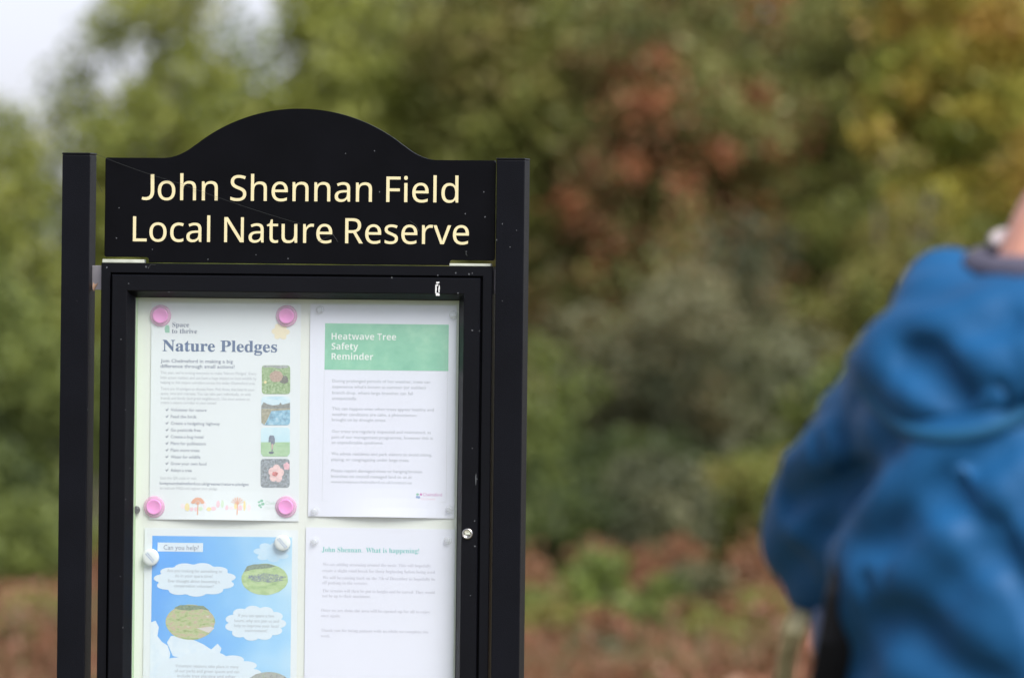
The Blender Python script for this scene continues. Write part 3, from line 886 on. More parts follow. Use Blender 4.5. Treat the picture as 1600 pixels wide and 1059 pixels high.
def pic_mat(name, cols, scale, detail=6, stretch=(1, 1, 1), pos=None):
    """printed picture: patches of several ink colours"""
    m = mat(name, cols[0], 0.55)
    nt = m.node_tree; b = nt.nodes['Principled BSDF']
    tc = nt.nodes.new('ShaderNodeTexCoord'); mp = nt.nodes.new('ShaderNodeMapping'); mp.inputs['Scale'].default_value = stretch
    n = nt.nodes.new('ShaderNodeTexNoise'); n.inputs['Scale'].default_value = scale; n.inputs['Detail'].default_value = detail; n.inputs['Roughness'].default_value = .7
    r = nt.nodes.new('ShaderNodeValToRGB')
    for i, c in enumerate(cols):
        if i > 1: r.color_ramp.elements.new(.9)
    ps = pos or [.3 + .4 * i / (len(cols) - 1) for i in range(len(cols))]
    for i, c in enumerate(cols):
        r.color_ramp.elements[i].position = ps[i]; r.color_ramp.elements[i].color = (*c, 1)
    nt.links.new(tc.outputs['Object'], mp.inputs[0]); nt.links.new(mp.outputs[0], n.inputs['Vector'])
    nt.links.new(n.outputs['Fac'], r.inputs[0]); nt.links.new(r.outputs[0], b.inputs['Base Color'])
    return m

# --- poster 1: Nature Pledges
P1, b1 = paper('nature_pledges_poster', 237, 470.5, 474, 812.5, M_paperA, 'white poster headed Nature Pledges with four small photos, pinned by pink magnets', curl=.006)
T = lambda s, x, y, w, h, m, st=None, off=0.0, nm='text_line', **kw: text(nm, s, x, y, w, h, m, CUR[0], PD - CURB[0].y + CURB[0].y, st, off, base=CURB[0], **kw)
CUR, CURB = [P1], [b1]
T('Space', 269, 510.6, 26.5, 7.6, INKD, SERIFB, nm='logo_text')
T('to thrive', 268.5, 520.6, 39.5, 7.6, INKD, SERIFB, nm='logo_text')
T('Nature Pledges', 254, 548.2, 179, 18.2, INKN, SERIFB, off=.008, nm='heading', res=4)
T('Join Chelmsford in making a big', 251, 566, 113, 5.6, INK, None, .012)
T('difference through small actions!', 250.5, 574.2, 116, 5.6, INK, None, .012)
for s, y, w in (("This year, we're inviting everyone to make 'Nature Pledges'. Every", 584, 150), ('little action matters and can have a huge impact on local wildlife by', 591.7, 150), ('helping to link nature corridors across the wider Chelmsford area.', 599.2, 148),
                ('There are 10 pledges to choose from. Pick those that best fit your', 609, 147), ('space, time and interests. You can take part individually, or with', 616.4, 141), ('friends and family (and great neighbours!). Use your actions to', 623.8, 139), ('create a nature corridor in your street!', 630.6, 87)):
    T(s, 251, y, w, 4.6, INK2)
M_tick = INKD
for i, (s, w) in enumerate((('Volunteer for nature', 56), ('Feed the birds', 40), ('Create a hedgehog highway', 77), ('Go pesticide free', 47), ('Create a bug hotel', 51), ('Plant for pollinators', 55), ('Plant more trees', 45), ('Water for wildlife', 46.5), ('Grow your own food', 56), ('Adopt a tree', 33))):
    y = 642.3 + i * 10.48
    T(s, 266.8 - i * .03, y, w, 5.2, INK, None, off=.006, nm='list_item')
    x = 258.4 - i * .03
    flat('tick', [(x, y - 3), (x + 1, y - 3.6), (x + 2.2, y - 1.8), (x + 4.6, y - 5), (x + 5.2, y - 4.4), (x + 2.4, y)], M_tick, P1, b1)
T('Scan the QR code or visit', 250, 748.2, 57, 4.6, INK2)
T('loveyourchelmsford.co.uk/greener/nature-pledges', 249.5, 756.7, 139, 5.0, INK, None, .012)
T('to read our FAQs and register your pledge', 249.5, 764, 90, 4.6, INK2)
flat('leaf_logo', [(258, 519.5), (257, 513), (259, 508.5), (263, 507.5), (265, 511), (265, 520)], INKG, P1, b1)
flat('flower_drawing', scallop(438.5, 518, 12.5, 11.5, 6, .25, 3), mat('ink_pale_yellow', (0.86, 0.74, 0.52), .6), P1, b1)
# photographs down its right side
grassP = pic_mat('printed_grass', [(0.07, 0.12, 0.04), (0.2, 0.33, 0.11), (0.36, 0.48, 0.25), (0.55, 0.6, 0.42)], 320)
f1 = flat('photo', rrect(409, 453.5, 570.5, 615.5), grassP, P1, b1)
flat('hedgehog', ell(431.5, 588, 10.5, 8.8, 22, .06, 2), pic_mat('printed_brown_fur', [(0.32, 0.2, 0.14), (0.6, 0.42, 0.33)], 500), f1, b1, PD - .0002)
flat('shade', ell(443, 593, 7, 6.5, 18, .2, 5), pic_mat('printed_dark_fur', [(0.05, 0.04, 0.05), (0.2, 0.2, 0.14)], 600), f1, b1, PD - .00015)
flat('yellow_flower', ell(414.5, 597, 2.4, 2.2, 10, .2, 4), INKY, f1, b1, PD - .0002)
flat('sky_strip', [(413, 571), (449, 571), (451.5, 574), (436, 575.5), (424, 573.2), (411, 574)], pic_mat('printed_grey', [(0.1, 0.1, 0.1), (0.6, 0.62, 0.62)], 600), f1, b1, PD - .0002)
f2 = flat('photo', rrect(408.3, 453.3, 619, 664), pic_mat('printed_sky', [(0.32, 0.55, 0.76), (0.6, 0.76, 0.86), (0.8, 0.85, 0.88)], 60, stretch=(.4, 1, 1)), P1, b1)
flat('far_bank', [(408.4, 634), (412, 628), (418, 631), (426, 633), (436, 632), (438, 628.5), (441, 632), (453.2, 629), (453.2, 638), (408.4, 637.5)], pic_mat('printed_trees', [(0.13, 0.14, 0.13), (0.34, 0.34, 0.31)], 400), f2, b1, PD - .0002)
flat('pond', [(420, 641), (453.2, 639.5), (453.2, 660), (450, 663.9), (414, 663.9), (418, 655)], pic_mat('printed_water', [(0.09, 0.2, 0.3), (0.24, 0.48, 0.66), (0.55, 0.72, 0.82)], 110), f2, b1, PD - .0002)
flat('bank', [(408.4, 638), (453.2, 638), (453.2, 640), (424, 642), (418, 655), (413, 663.8), (408.4, 660)], pic_mat('printed_reeds', [(0.22, 0.2, 0.13), (0.5, 0.46, 0.34)], 300), f2, b1, PD - .0003)
f3 = flat('photo', rrect(407.6, 453, 667.8, 712.8), pic_mat('printed_pale_sky', [(0.5, 0.72, 0.84), (0.68, 0.82, 0.88)], 40), P1, b1)
flat('meadow', [(407.7, 690.5), (452.9, 690.5), (452.9, 708), (449, 712.7), (411, 712.7), (407.7, 708)], pic_mat('printed_meadow', [(0.30, 0.5, 0.27), (0.46, 0.64, 0.4)], 90, stretch=(.4, 1, 1)), f3, b1, PD - .0002)
flat('walker', [(420, 684), (421.5, 680), (424, 679.8), (428, 680.5), (429.5, 685), (429.5, 692), (427, 695), (426.5, 703), (424.5, 705), (423.8, 697), (423, 690), (419.5, 691)], pic_mat('printed_walker', [(0.07, 0.09, 0.16), (0.25, 0.28, 0.36)], 500), f3, b1, PD - .0004)
flat('legs', [(424, 694), (427, 693), (426, 702), (424.4, 702)], mat('ink_skin', (0.6, 0.42, 0.36), .6), f3, b1, PD - .0005)
flat('dog', ell(424, 706.8, 4, 2.2, 14, .15, 2), mat('ink_darkgrey', (0.1, 0.13, 0.16), .6), f3, b1, PD - .0004)
f4 = flat('photo', rrect(407.2, 452.6, 716.5, 761.6), pic_mat('printed_foliage', [(0.09, 0.09, 0.12), (0.24, 0.27, 0.3), (0.5, 0.52, 0.6)], 330), P1, b1)
for nm, cx, cy, r0, sd in (('flower', 431.5, 739.5, 12, 1), ('flower', 448, 728, 5.2, 2)):
    pts = []
    for i in range(60):
        a = 2 * math.pi * i / 60
        s = .72 + .32 * abs(math.cos(a * 2.5 + .6)) ** .5
        pts.append((min(452.4, cx + r0 * s * math.cos(a)), cy + r0 * 1.15 * s * math.sin(a)))
    ff = flat(nm, pts, mat('ink_petal', (0.84, 0.56, 0.56) if sd == 1 else (0.82, 0.45, 0.52), .6, var=.18, vscale=180), f4, b1, PD - .0003)
flat('flower_centre', ell(430, 740, 4.4, 3.8, 14, .25, 3), mat('ink_red', (0.6, 0.16, 0.16), .6, var=.4, vscale=400), f4, b1, PD - .0005)
# drawn wild flowers along the foot
rs = random.Random(5)
for i in range(16):
    x = 286 + i * 6.9; h = rs.uniform(7, 16); w = rs.uniform(2.0, 4.2)
    m_ = [INKY, INKPK, INKY, mat('ink_pale_green', (0.62, 0.74, 0.56), .6), mat('ink_pale_pink', (0.86, 0.72, 0.76), .6)][rs.randrange(5)]
    flat('flower_drawing', ell(x, 803 - h, w, h * rs.uniform(.3, .6), 14, .15, i), m_, P1, b1, PD - .00004 * (i % 3))
for x, full in ((309.5, 1), (371.5, 0)):
    flat('flower_stalk', [(x - 1, 804), (x + .6, 804), (x + .9, 787), (x - .5, 787)], INKO, P1, b1, PD - .0002)
    for k_ in range(7):
        a = R(-160 + k_ * 23.3); r_ = 10
        ex, ey = x + r_ * math.cos(a), 787 + r_ * math.sin(a)
        flat('flower_ray', [(x - .5, 788), (x + .5, 788), (ex + .9, ey), (ex, ey - 1), (ex - .9, ey)], INKO, P1, b1, PD - .0002)
        if full: flat('flower_ray', ell(ex * .8 + x * .2, ey * .8 + 157.4, 3, 2.4, 9, .1, k_), INKO, P1, b1, PD - .00025)
for i, (x, y, r_) in enumerate(((405, 784, 2), (409, 782, 2.6), (406, 789, 2.4), (411, 787, 2.8), (408, 792, 1.7))):
    flat('logo_leaf', ell(x, y, r_, r_ * .8, 10, .1, i), INKG, P1, b1, PD - .0001)
T('Chelmsford', 415, 788, 33, 6, mat('ink_pale_logo', (0.45, 0.58, 0.52), .6), None, nm='logo_text')
T('City Council', 415, 795, 24, 4, mat('ink_pale_logo', (0.55, 0.64, 0.6), .6), None, nm='logo_text')

# --- poster 2: Heatwave notice
P2, b2 = paper('heatwave_notice', 485, 713.5, 476, 808, M_paperB, 'white notice with a green banner reading Heatwave Tree Safety Reminder', curl=.006, cat='notice')
CUR, CURB = [P2], [b2]
ban = flat('banner', [(508, 505), (701.3, 507.2), (700.5, 579.5), (507, 577.3)], pic_mat('printed_green_banner', [(0.17, 0.47, 0.32), (0.22, 0.54, 0.37), (0.31, 0.62, 0.43)], 22, 3), P2, b2)
for s, y, w in (('Heatwave Tree', 530.3, 101), ('Safety', 545.8, 41.5), ('Reminder', 561.6, 65)):
    text('heading', s, 518, y, w, 10.2, INKW, P2, PD - .0003, SANSB, -.004, base=b2, res=3)
for s, y, w in (('During prolonged periods of hot weather, trees can', 597, 153), ("experience what's known as summer (or sudden)", 606, 146), ('branch drop, where large branches can fall', 615.4, 126), ('unexpectedly.', 624.2, 39),
                ('This can happen even when trees appear healthy and', 640.3, 159), ('weather conditions are calm, a phenomenon', 649.2, 132), ('brought on by drought stress.', 657.6, 85),
                ('Our trees are regularly inspected and maintained, as', 675.6, 155), ('part of our management programme, however this is', 684.6, 158), ('an unpredictable syndrome.', 693, 81),
                ('We advise residents and park visitors to avoid sitting,', 710.6, 157), ('playing, or congregating under large trees.', 719.6, 122),
                ('Please report damaged trees or hanging/broken', 737, 142), ('branches on council managed land to us at', 745.8, 126), ('www.loveyourchelmsford.co.uk/contact-us', 754.4, 126)):
    T(s, 519.2 - (y - 597) * .012, y, w, 5.0, INK2)
hl = mat('ink_hairline', (0.62, 0.62, 0.67), .6)
flat('border_line', [(506.4, 578.5), (507, 578.5), (503.6, 781.8), (503.0, 781.8)], hl, P2, b2)
flat('border_line', [(699, 580.5), (699.6, 580.5), (697.3, 784.8), (696.7, 784.8)], hl, P2, b2)
flat('border_line', [(503.2, 781.6), (697.2, 784.3), (697.2, 785), (503.2, 782.3)], hl, P2, b2)
T('Chelmsford', 661, 774.5, 29.5, 5.2, INKM, None, nm='logo_text')
T('City Council', 657.5, 780.5, 22, 3.4, INKPK, None, nm='logo_text')
for i, (x, y, m_) in enumerate(((652.5, 772, INKG), (654.6, 776.5, INKB), (657.8, 772, INKM), (652, 776, INKB))):
    flat('logo_leaf', ell(x, y, 2.2, 1.9, 10, .1, i), m_, P2, b2, PD - .0001 * (i % 2))

# --- poster 3: Can you help?
def sky_print():
    m = mat('printed_blue_sky', (0.2, 0.45, 0.85), .5)
    nt = m.node_tree; b = nt.nodes['Principled BSDF']
    tc = nt.nodes.new('ShaderNodeTexCoord'); sx = nt.nodes.new('ShaderNodeSeparateXYZ')
    nt.links.new(tc.outputs['Object'], sx.inputs[0])
    n = nt.nodes.new('ShaderNodeTexNoise'); n.inputs['Scale'].default_value = 11; n.inputs['Detail'].default_value = 2
    nt.links.new(tc.outputs['Object'], n.inputs['Vector'])
    a = nt.nodes.new('ShaderNodeMath'); a.operation = 'MULTIPLY_ADD'; a.inputs[1].default_value = 3.1; a.inputs[2].default_value = 0.12
    nt.links.new(sx.outputs['X'], a.inputs[0])
    c = nt.nodes.new('ShaderNodeMath'); c.operation = 'MULTIPLY_ADD'; c.inputs[1].default_value = 0.62
    nt.links.new(n.outputs['Fac'], c.inputs[0]); nt.links.new(a.outputs[0], c.inputs[2])
    r = nt.nodes.new('ShaderNodeValToRGB'); r.color_ramp.elements.new(.5); r.color_ramp.elements.new(.7)
    for i, (p_, col) in enumerate([(.15, (0.055, 0.34, 0.86)), (.45, (0.16, 0.47, 0.86)), (.68, (0.34, 0.62, 0.88)), (.85, (0.55, 0.74, 0.88))]):
        r.color_ramp.elements[i].position = p_; r.color_ramp.elements[i].color = (*col, 1)
    nt.links.new(c.outputs[0], r.inputs[0]); nt.links.new(r.outputs[0], b.inputs['Base Color'])
    return m
P3, b3 = paper('volunteer_poster', 226, 466, 826, 1158, M_paperA, 'blue sky poster asking Can you help, with cloud shaped captions', curl=.002)
CUR, CURB = [P3], [b3]
flat('sky_picture', [(238, 836.5), (456.5, 839), (452.5, 1147), (234, 1147)], sky_print(), P3, b3)
whc = pic_mat('printed_white_cloud', [(0.62, 0.73, 0.86), (0.80, 0.84, 0.88)], 40, 4)
flat('printed_cloud', [(235, 972), (243, 969), (248, 979), (246, 993), (253, 1002), (262, 1008), (266, 1020), (263, 1040), (254, 1046), (248, 1060), (234, 1060)], whc, P3, b3, PD - .0001)
flat('printed_cloud', [(261, 1003), (267, 993), (280, 992), (300, 998), (318, 1006), (330, 1014), (340, 1005), (346, 1012), (342, 1024), (300, 1032), (270, 1024)], whc, P3, b3, PD - .0001)
flat('printed_cloud', scallop(425, 862, 26, 14, 7, .2, 9), pic_mat('printed_haze_cloud', [(0.44, 0.66, 0.87), (0.62, 0.76, 0.88)], 30, 3), P3, b3, PD - .0001)
capm = mat('ink_caption_white', (0.70, 0.77, 0.85), .6)
flat('caption_box', [(246.5, 847), (317.5, 848), (317, 861.8), (246, 860.8)], capm, P3, b3, PD - .0002)
DD = PD - .0004
def T3(s, x, y, w, h, m, nm='text_line', st=None): text(nm, s, x, y, w, h, m, P3, DD, st, base=b3)
T3('Can you help?', 255.5, 858, 55, 7.6, INK, 'heading')
for i, a in enumerate(((304.5, 905, 61, 25, 11, .1), (399, 973, 45.5, 26, 11, .1), (325, 1050, 79, 30, 13, .09))):
    flat('cloud_caption', scallop(*a, seed=i + 2), capm, P3, b3, PD - .0002)
for s, x, y, w in (('Are you looking for something to', 261, 893, 86), ('do in your spare time?', 273.5, 901, 59), ('Ever thought about becoming a', 262.5, 909, 81), ('conservation volunteer?', 272, 916.6, 62),
                   ('If you can spare a few', 372.5, 963, 56), ('hours, why not join us and', 366, 971, 70), ('help to improve your local', 366, 978.8, 69), ('environment!', 382.5, 986.5, 35),
                   ('Volunteer sessions take place in many', 274, 1041.5, 99), ('of our parks and green spaces and can', 273, 1049.3, 101), ('include tree planting and other', 277, 1057, 91), ('conservation work', 300, 1065, 50)):
    T3(s, x, y, w, 5.0, INK2)
gp = pic_mat('printed_field', [(0.26, 0.4, 0.14), (0.42, 0.56, 0.24), (0.56, 0.66, 0.36)], 120, stretch=(.5, 1, 1))
ph = flat('photo', ell(413.5, 904.5, 36.5, 24.5, 34, .015, 1), gp, P3, b3, PD - .0002)
flat('people_in_field', ell(416, 902.5, 31, 6.5, 26, .25, 8), pic_mat('printed_people', [(0.07, 0.08, 0.12), (0.2, 0.24, 0.3), (0.32, 0.42, 0.2), (0.75, 0.75, 0.7)], 420), ph, b3, PD - .0003)
flat('far_trees', [(381, 893), (386, 884), (397, 881), (420, 880.5), (432, 884), (420, 887), (396, 889)], pic_mat('printed_dark_trees', [(0.08, 0.13, 0.07), (0.28, 0.36, 0.26)], 300), ph, b3, PD - .0003)
ph = flat('photo', ell(297.3, 971.5, 38.5, 27.5, 34, .015, 2), pic_mat('printed_heath', [(0.16, 0.22, 0.06), (0.34, 0.42, 0.14), (0.46, 0.5, 0.24), (0.52, 0.36, 0.24), (0.66, 0.68, 0.5)], 190, stretch=(.5, 1, 1)), P3, b3, PD - .0002)
flat('path', [(308, 981), (330, 978), (335, 981), (326, 988)], mat('ink_pale_path', (0.66, 0.58, 0.56), .6), ph, b3, PD - .0003)
flat('far_trees', [(272, 949), (282, 944.5), (300, 945), (318, 946), (327, 953), (314, 951), (296, 953), (280, 952)], pic_mat('printed_dark_trees', [(0.07, 0.13, 0.05), (0.26, 0.34, 0.2)], 300), ph, b3, PD - .0003)
ph = flat('photo', ell(419, 1074, 37, 25, 30, .015, 3), pic_mat('printed_stones', [(0.15, 0.15, 0.14), (0.4, 0.4, 0.38), (0.3, 0.4, 0.2)], 260), P3, b3, PD - .0003)

# --- poster 4: John Shennan notice
P4, b4 = paper('meeting_notice', 478, 711, 825, 1160, M_paperB, 'plain white letter with the green heading John Shennan, What is happening', curl=.002, cat='notice')
CUR, CURB = [P4], [b4]
T('John Shennan.  What is happening!', 502.8, 861.6, 152, 8.0, INKT, SERIFB, -.003, nm='heading')
for s, x, y, w in (('We are adding screening around the nests. This will hopefully', 504.4, 883.3, 169), ('create a slight wind break for those beginning before being used', 503.8, 893, 176), ('We will be coming back on the 7th of December to hopefully be', 504.2, 904, 176), ('off putting in the screens.', 503.6, 912, 71),
                   ('The screens will then be put to height and be carved. They would', 503.8, 924.5, 176), ('not be up to their maximum.', 503.6, 932.5, 75), ('Once we are done the area will be opened up for all to enjoy', 502, 955, 170), ('once again.', 501.8, 963.4, 30),
                   ('Thank you for being patient with us while we complete the', 501.4, 986.2, 168), ('work.', 501, 995, 15)):
    T(s, x, y, w, 5.2, INKP, SERIFB, -.012)
bench.collection.objects.unlink(tob)

# ------------------------------------------------------------------ magnets
M_pinkD = plastic('pink_plastic', (0.90, 0.30, 0.68), 1.0, .25, .3)
M_pinkR = plastic('clear_pink_plastic', (0.85, 0.32, 0.60), .5, .25)
M_clear = plastic('clear_plastic', (0.74, 0.74, 0.76), .22, .15)
M_clearc = plastic('milky_plastic', (0.72, 0.73, 0.75), .40, .3)
M_white = mat('white_badge_enamel', (0.80, 0.81, 0.80), .3, coat=.4)
M_blk = plastic('black_plastic', (0.012, 0.014, 0.014), 1, .25)
def disc(name, parent, prof, m, seg=36):
    bm = bmesh.new()
    lathe(bm, prof, seg, Matrix.Rotation(math.pi / 2, 4, 'X'))
    return bmobj(name, bm, m, parent, smooth=True)
def at_board(name, px, py, d=.0188):
    u, z = B(px, py, d)
    return empty(name, BO + ua * u + va * d + Vector((0, 0, z)), -YAW)
S = MPP
def pink(px, py, label):
    o = at_board('pink_magnet', px, py)
    tag(o, label, 'magnet', 'pink magnets on the Nature Pledges poster')
    disc('rim', o, [(17 * S, 0), (17.2 * S, .0010), (15.6 * S, .0022), (12.6 * S, .0026), (12 * S, .0026)], M_pinkR)
    disc('cap', o, [(12.2 * S, .0004), (12.2 * S, .0036), (11.6 * S, .0043), (10.4 * S, .0045), (9.6 * S, .0041), (0, .0040)], M_pinkD)
    return o
pink(251, 493, 'pink magnet at the top left corner of the Nature Pledges poster')
pink(448, 493.5, 'pink magnet at the top right corner of the Nature Pledges poster')
pink(241, 791.5, 'pink magnet at the bottom left corner of the Nature Pledges poster')
pink(447, 791.5, 'pink magnet at the bottom right corner, partly over the logo')
def clear(px, py, label, r=6.4):
    o = at_board('clear_magnet', px, py)
    tag(o, label, 'magnet', 'small clear magnets on the right hand notices')
    disc('rim', o, [(r * S, 0), (r * S, .0014), (r * .85 * S, .0022), (r * .7 * S, .0022)], M_clear, 24)
    disc('cap', o, [(r * .7 * S, .0006), (r * .68 * S, .0044), (r * .5 * S, .0052), (0, .0053)], M_clearc, 24)
clear(500.3, 484, 'clear magnet at the top left corner of the heatwave notice')
clear(709, 492.5, 'clear magnet at the top right corner of the heatwave notice', 7)
clear(491.5, 798.5, 'clear magnet at the bottom left corner of the heatwave notice')
clear(702.5, 795.5, 'clear magnet at the bottom right corner of the heatwave notice')
clear(491.5, 846, 'clear magnet at the top left corner of the green headed letter')
clear(699.5, 844, 'clear magnet at the top right corner of the green headed letter')
def badge(px, py, r, ang, label):
    o = at_board('badge_magnet', px, py, .0175)
    tag(o, label, 'magnet', 'round white badge magnets on the blue poster')
    disc('disc', o, [(r * .96 * S, 0), (r * S, .001), (r * S, .0042), (r * .93 * S, .0052), (r * .6 * S, .0058), (0, .006)], M_white)
    bm = bmesh.new()
    rs = random.Random(int(px))
    for row, (off, ln) in enumerate(((1.4, 8.5), (-1.6, 9))):
        x = -ln
        while x < ln:
            w = rs.uniform(.9, 2.0)
            a = Vector((x, off)); c_, s_ = math.cos(R(ang)), math.sin(R(ang))
            q = [(x, off - .75), (x + w, off - .75), (x + w, off + .75), (x, off + .75)]
            rr_ = [((a0 * c_ - b0 * s_) * S, -.0063, (a0 * s_ + b0 * c_) * S) for a0, b0 in q]
            bm.faces.new([bm.verts.new(v) for v in rr_])
            x += w + rs.uniform(.6, 1.3)
    e = bmobj('print', bm, INKB, o)
badge(236, 870, 13.4, -48, 'white badge magnet at the left edge of the blue poster')
badge(442, 847.5, 12.6, -48, 'white badge magnet at the top right corner of the blue poster')
o = at_board('black_magnet', 213.5, 796, .0195)
tag(o, 'small black magnet beside the left edge of the frame', 'magnet')
disc('cap', o, [(5.8 * S, 0), (6 * S, .003), (5.2 * S, .0055), (3.4 * S, .0062), (0, .0064)], M_blk, 24)

# ------------------------------------------------------------------ the person
M_jack = mat('blue_jacket_fabric', (0.005, 0.075, 0.195), .62, spec=.3, bump=.35, bscale=140, var=.12, vscale=5)
M_seam = mat('teal_seam_fabric', (0.010, 0.085, 0.18), .6, spec=.3)
M_line = mat('grey_lining', (0.075, 0.07, 0.10), .8, var=.2, vscale=25)
M_skin = mat('skin', (0.56, 0.27, 0.19), .5, var=.08, vscale=15)
M_skin.node_tree.nodes['Principled BSDF'].inputs['Subsurface Weight'].default_value = .1
M_skin.node_tree.nodes['Principled BSDF'].inputs['Subsurface Scale'].default_value = .02
M_shirt = mat('white_cotton', (0.48, 0.42, 0.42), .8)
M_hair = mat('grey_hair', (0.18, 0.13, 0.09), .7, var=.4, vscale=60)
M_trou = mat('dark_trousers', (0.02, 0.022, 0.03), .8, var=.2, vscale=10)
M_boot = mat('brown_boot_leather', (0.05, 0.03, 0.02), .6, var=.2, vscale=20)
M_bag_shade = mat('black_bag_and_fold_shade', (0.006, 0.007, 0.011), .75, var=.2, vscale=30)
M_strap = mat('cream_webbing', (0.42, 0.37, 0.20), .8, var=.1, vscale=60)
M_buck = mat('pale_buckle', (0.14, 0.17, 0.27), .5)

YP = 8.7
pc = W(1632, 420, YP)                 # base of the neck
HZ = pc.z
PYAW = R(-38)
pr = empty('person', (pc.x, YP, 0), PYAW)
tag(pr, 'person seen from behind in a blue hooded rain jacket with one elbow bent', 'person')
# local frame: x = the person's right, y = where the person faces
def ball(bm, c, r, sc_=(1, 1, 1), seg=16):
    m = Matrix.Translation(c) @ Matrix.Diagonal((*sc_, 1))
    bmesh.ops.create_uvsphere(bm, u_segments=seg, v_segments=seg // 2, radius=r, matrix=m)
def limb(bm, pts, seg=14):
    """chain of (point, radius): spheres joined by tapered sleeves"""
    for (p_, r_) in pts: ball(bm, p_, r_, seg=seg)
    for (p0, r0), (p1, r1) in zip(pts, pts[1:]):
        d = Vector(p1) - Vector(p0); L = d.length
        if L < 1e-5: continue
        q = d.to_track_quat('Z', 'Y').to_matrix().to_4x4()
        bmesh.ops.create_cone(bm, cap_ends=True, segments=seg, radius1=r0, radius2=r1, depth=L, matrix=Matrix.Translation((Vector(p0) + Vector(p1)) / 2) @ q)
def loft(bm, rings, seg=28):
    """closed body from (centre, rx, ry)"""
    rs_ = []
    for c, rx, ry in rings:
        rs_.append([bm.verts.new((c[0] + rx * math.cos(2 * math.pi * k_ / seg), c[1] + ry * math.sin(2 * math.pi * k_ / seg), c[2])) for k_ in range(seg)])
    for a, b in zip(rs_, rs_[1:]):
        for k_ in range(seg): bm.faces.new((a[k_], a[(k_ + 1) % seg], b[(k_ + 1) % seg], b[k_]))
    bm.faces.new(rs_[0][::-1]); bm.faces.new(rs_[-1])
def fuse(name, bm, m, parent, voxel=.012, smooth=4, disp=None):
    """one continuous skin grown round the overlapping pieces"""
    me = bpy.data.meshes.new(name)
    bmesh.ops.recalc_face_normals(bm, faces=bm.faces)
    bm.to_mesh(me); bm.free()
    o = bpy.data.objects.new(name, me); bench.collection.objects.link(o)
    r = o.modifiers.new('r', 'REMESH'); r.mode = 'VOXEL'; r.voxel_size = voxel
    if smooth:
        s = o.modifiers.new('s', 'SMOOTH'); s.iterations = smooth; s.factor = .5
    m2 = evaluated(o)
    bpy.data.objects.remove(o, do_unlink=True); bpy.data.meshes.remove(me)
    if disp:
        m2.update()
        for v in m2.vertices:
            v.co += v.normal * disp(v.co)
        bq = bmesh.new(); bq.from_mesh(m2)
        for _ in range(3): bmesh.ops.smooth_vert(bq, verts=bq.verts, factor=.5, use_axis_x=True, use_axis_y=True, use_axis_z=True)
        bq.to_mesh(m2); bq.free()
    m2.update()
    return link(name, m2, m, parent, smooth=True)
H = HZ      # height of the neck base
hip = H - .56
# --- body (skin): head, neck, trunk, arms with hands, legs
bm = bmesh.new()
hd = Vector((.040, .150, H + .168))
ball(bm, hd + Vector((0, -.015, .025)), .098, (.80, 1.0, 1.05), 24)
ball(bm, hd + Vector((0, .035, -.045)), .062, (.92, 1.0, 1.15), 20)
ball(bm, hd + Vector((0, .088, -.085)), .022, (1.1, .8, .8))          # chin
ball(bm, hd + Vector((0, .098, .0)), .016, (.8, 1.1, 1.6))            # nose
ball(bm, hd + Vector((0, .106, -.018)), .013, (1.2, 1, .8))
for s in (-1, 1):
    ball(bm, hd + Vector((.075 * s, -.005, -.005)), .028, (.35, .7, 1.15))   # ears
    ball(bm, hd + Vector((.032 * s, .078, .028)), .018, (1.3, .6, .6))      # brows
limb(bm, [((0, .005, H - .05), .068), ((.006, .036, H + .03), .061), ((.030, .098, H + .105), .058)])
loft(bm, [((0, 0, hip - .08), .15, .11), ((0, 0, hip + .05), .165, .115), ((0, 0, hip + .2), .15, .105), ((0, -.01, H - .2), .155, .115), ((0, -.01, H - .10), .135, .09), ((0, 0, H - .01), .075, .065)])
shL = Vector((-.140, 0, H - .130)); elL = Vector((-.270, .060, H - .272)); wrL = Vector((-.10, .27, H - .215))
shR = Vector((.150, 0, H - .125)); elR = Vector((.29, .07, H - .25)); wrR = Vector((.08, .28, H - .215))
for sh, el, wr, s in ((shL, elL, wrL, -1), (shR, elR, wrR, 1)):
    limb(bm, [(sh, .052), (sh.lerp(el, .5), .043), (el, .037), (el.lerp(wr, .4), .036), (wr, .026)])
    fd = (wr - el).normalized()
    side = fd.cross(Vector((0, 0, 1))).normalized() * s
    upv = side.cross(fd).normalized()
    pm = wr + fd * .055
    ball(bm, wr + fd * .03, .028, (1, 1, .75)); ball(bm, pm, .034, (1, 1, .7))
    ball(bm, pm + fd * .02, .032, (1, 1, .65))
    for k_, (off, ln) in enumerate(((-.030, .85), (-.010, 1.0), (.011, .95), (.030, .75))):
        b0 = pm + fd * .035 + side * off
        p1 = b0 + fd * .032 * ln - upv * .006
        p2 = p1 + fd * .016 * ln - Vector((0, 0, 1)) * .020 * ln
        p3 = p2 - fd * .006 - Vector((0, 0, 1)) * .018 * ln
        limb(bm, [(b0, .0098), (p1, .0092), (p2, .0085), (p3, .0078)], 8)
    t0 = wr + fd * .030 - side * .024
    limb(bm, [(t0, .013), (t0 + fd * .028 - side * .020, .0105), (t0 + fd * .054 - side * .022 - Vector((0, 0, .008)), .0092)], 8)
for s in (-1, 1):
    limb(bm, [((.085 * s, 0, hip - .02), .088), ((.09 * s, .015, hip - .42), .056), ((.09 * s, -.015, hip - .56), .053), ((.092 * s, -.01, .09), .036)])
    limb(bm, [((.092 * s, -.02, .055), .038), ((.098 * s, .06, .045), .034), ((.105 * s, .13, .032), .026)])
fuse('body', bm, M_skin, pr, .0062, 3)
M_eye = mat('eye_white', (0.75, 0.72, 0.7), .2); M_iris = mat('dark_iris', (0.03, 0.02, 0.015), .2); M_lip = mat('lip', (0.42, 0.15, 0.12), .5)
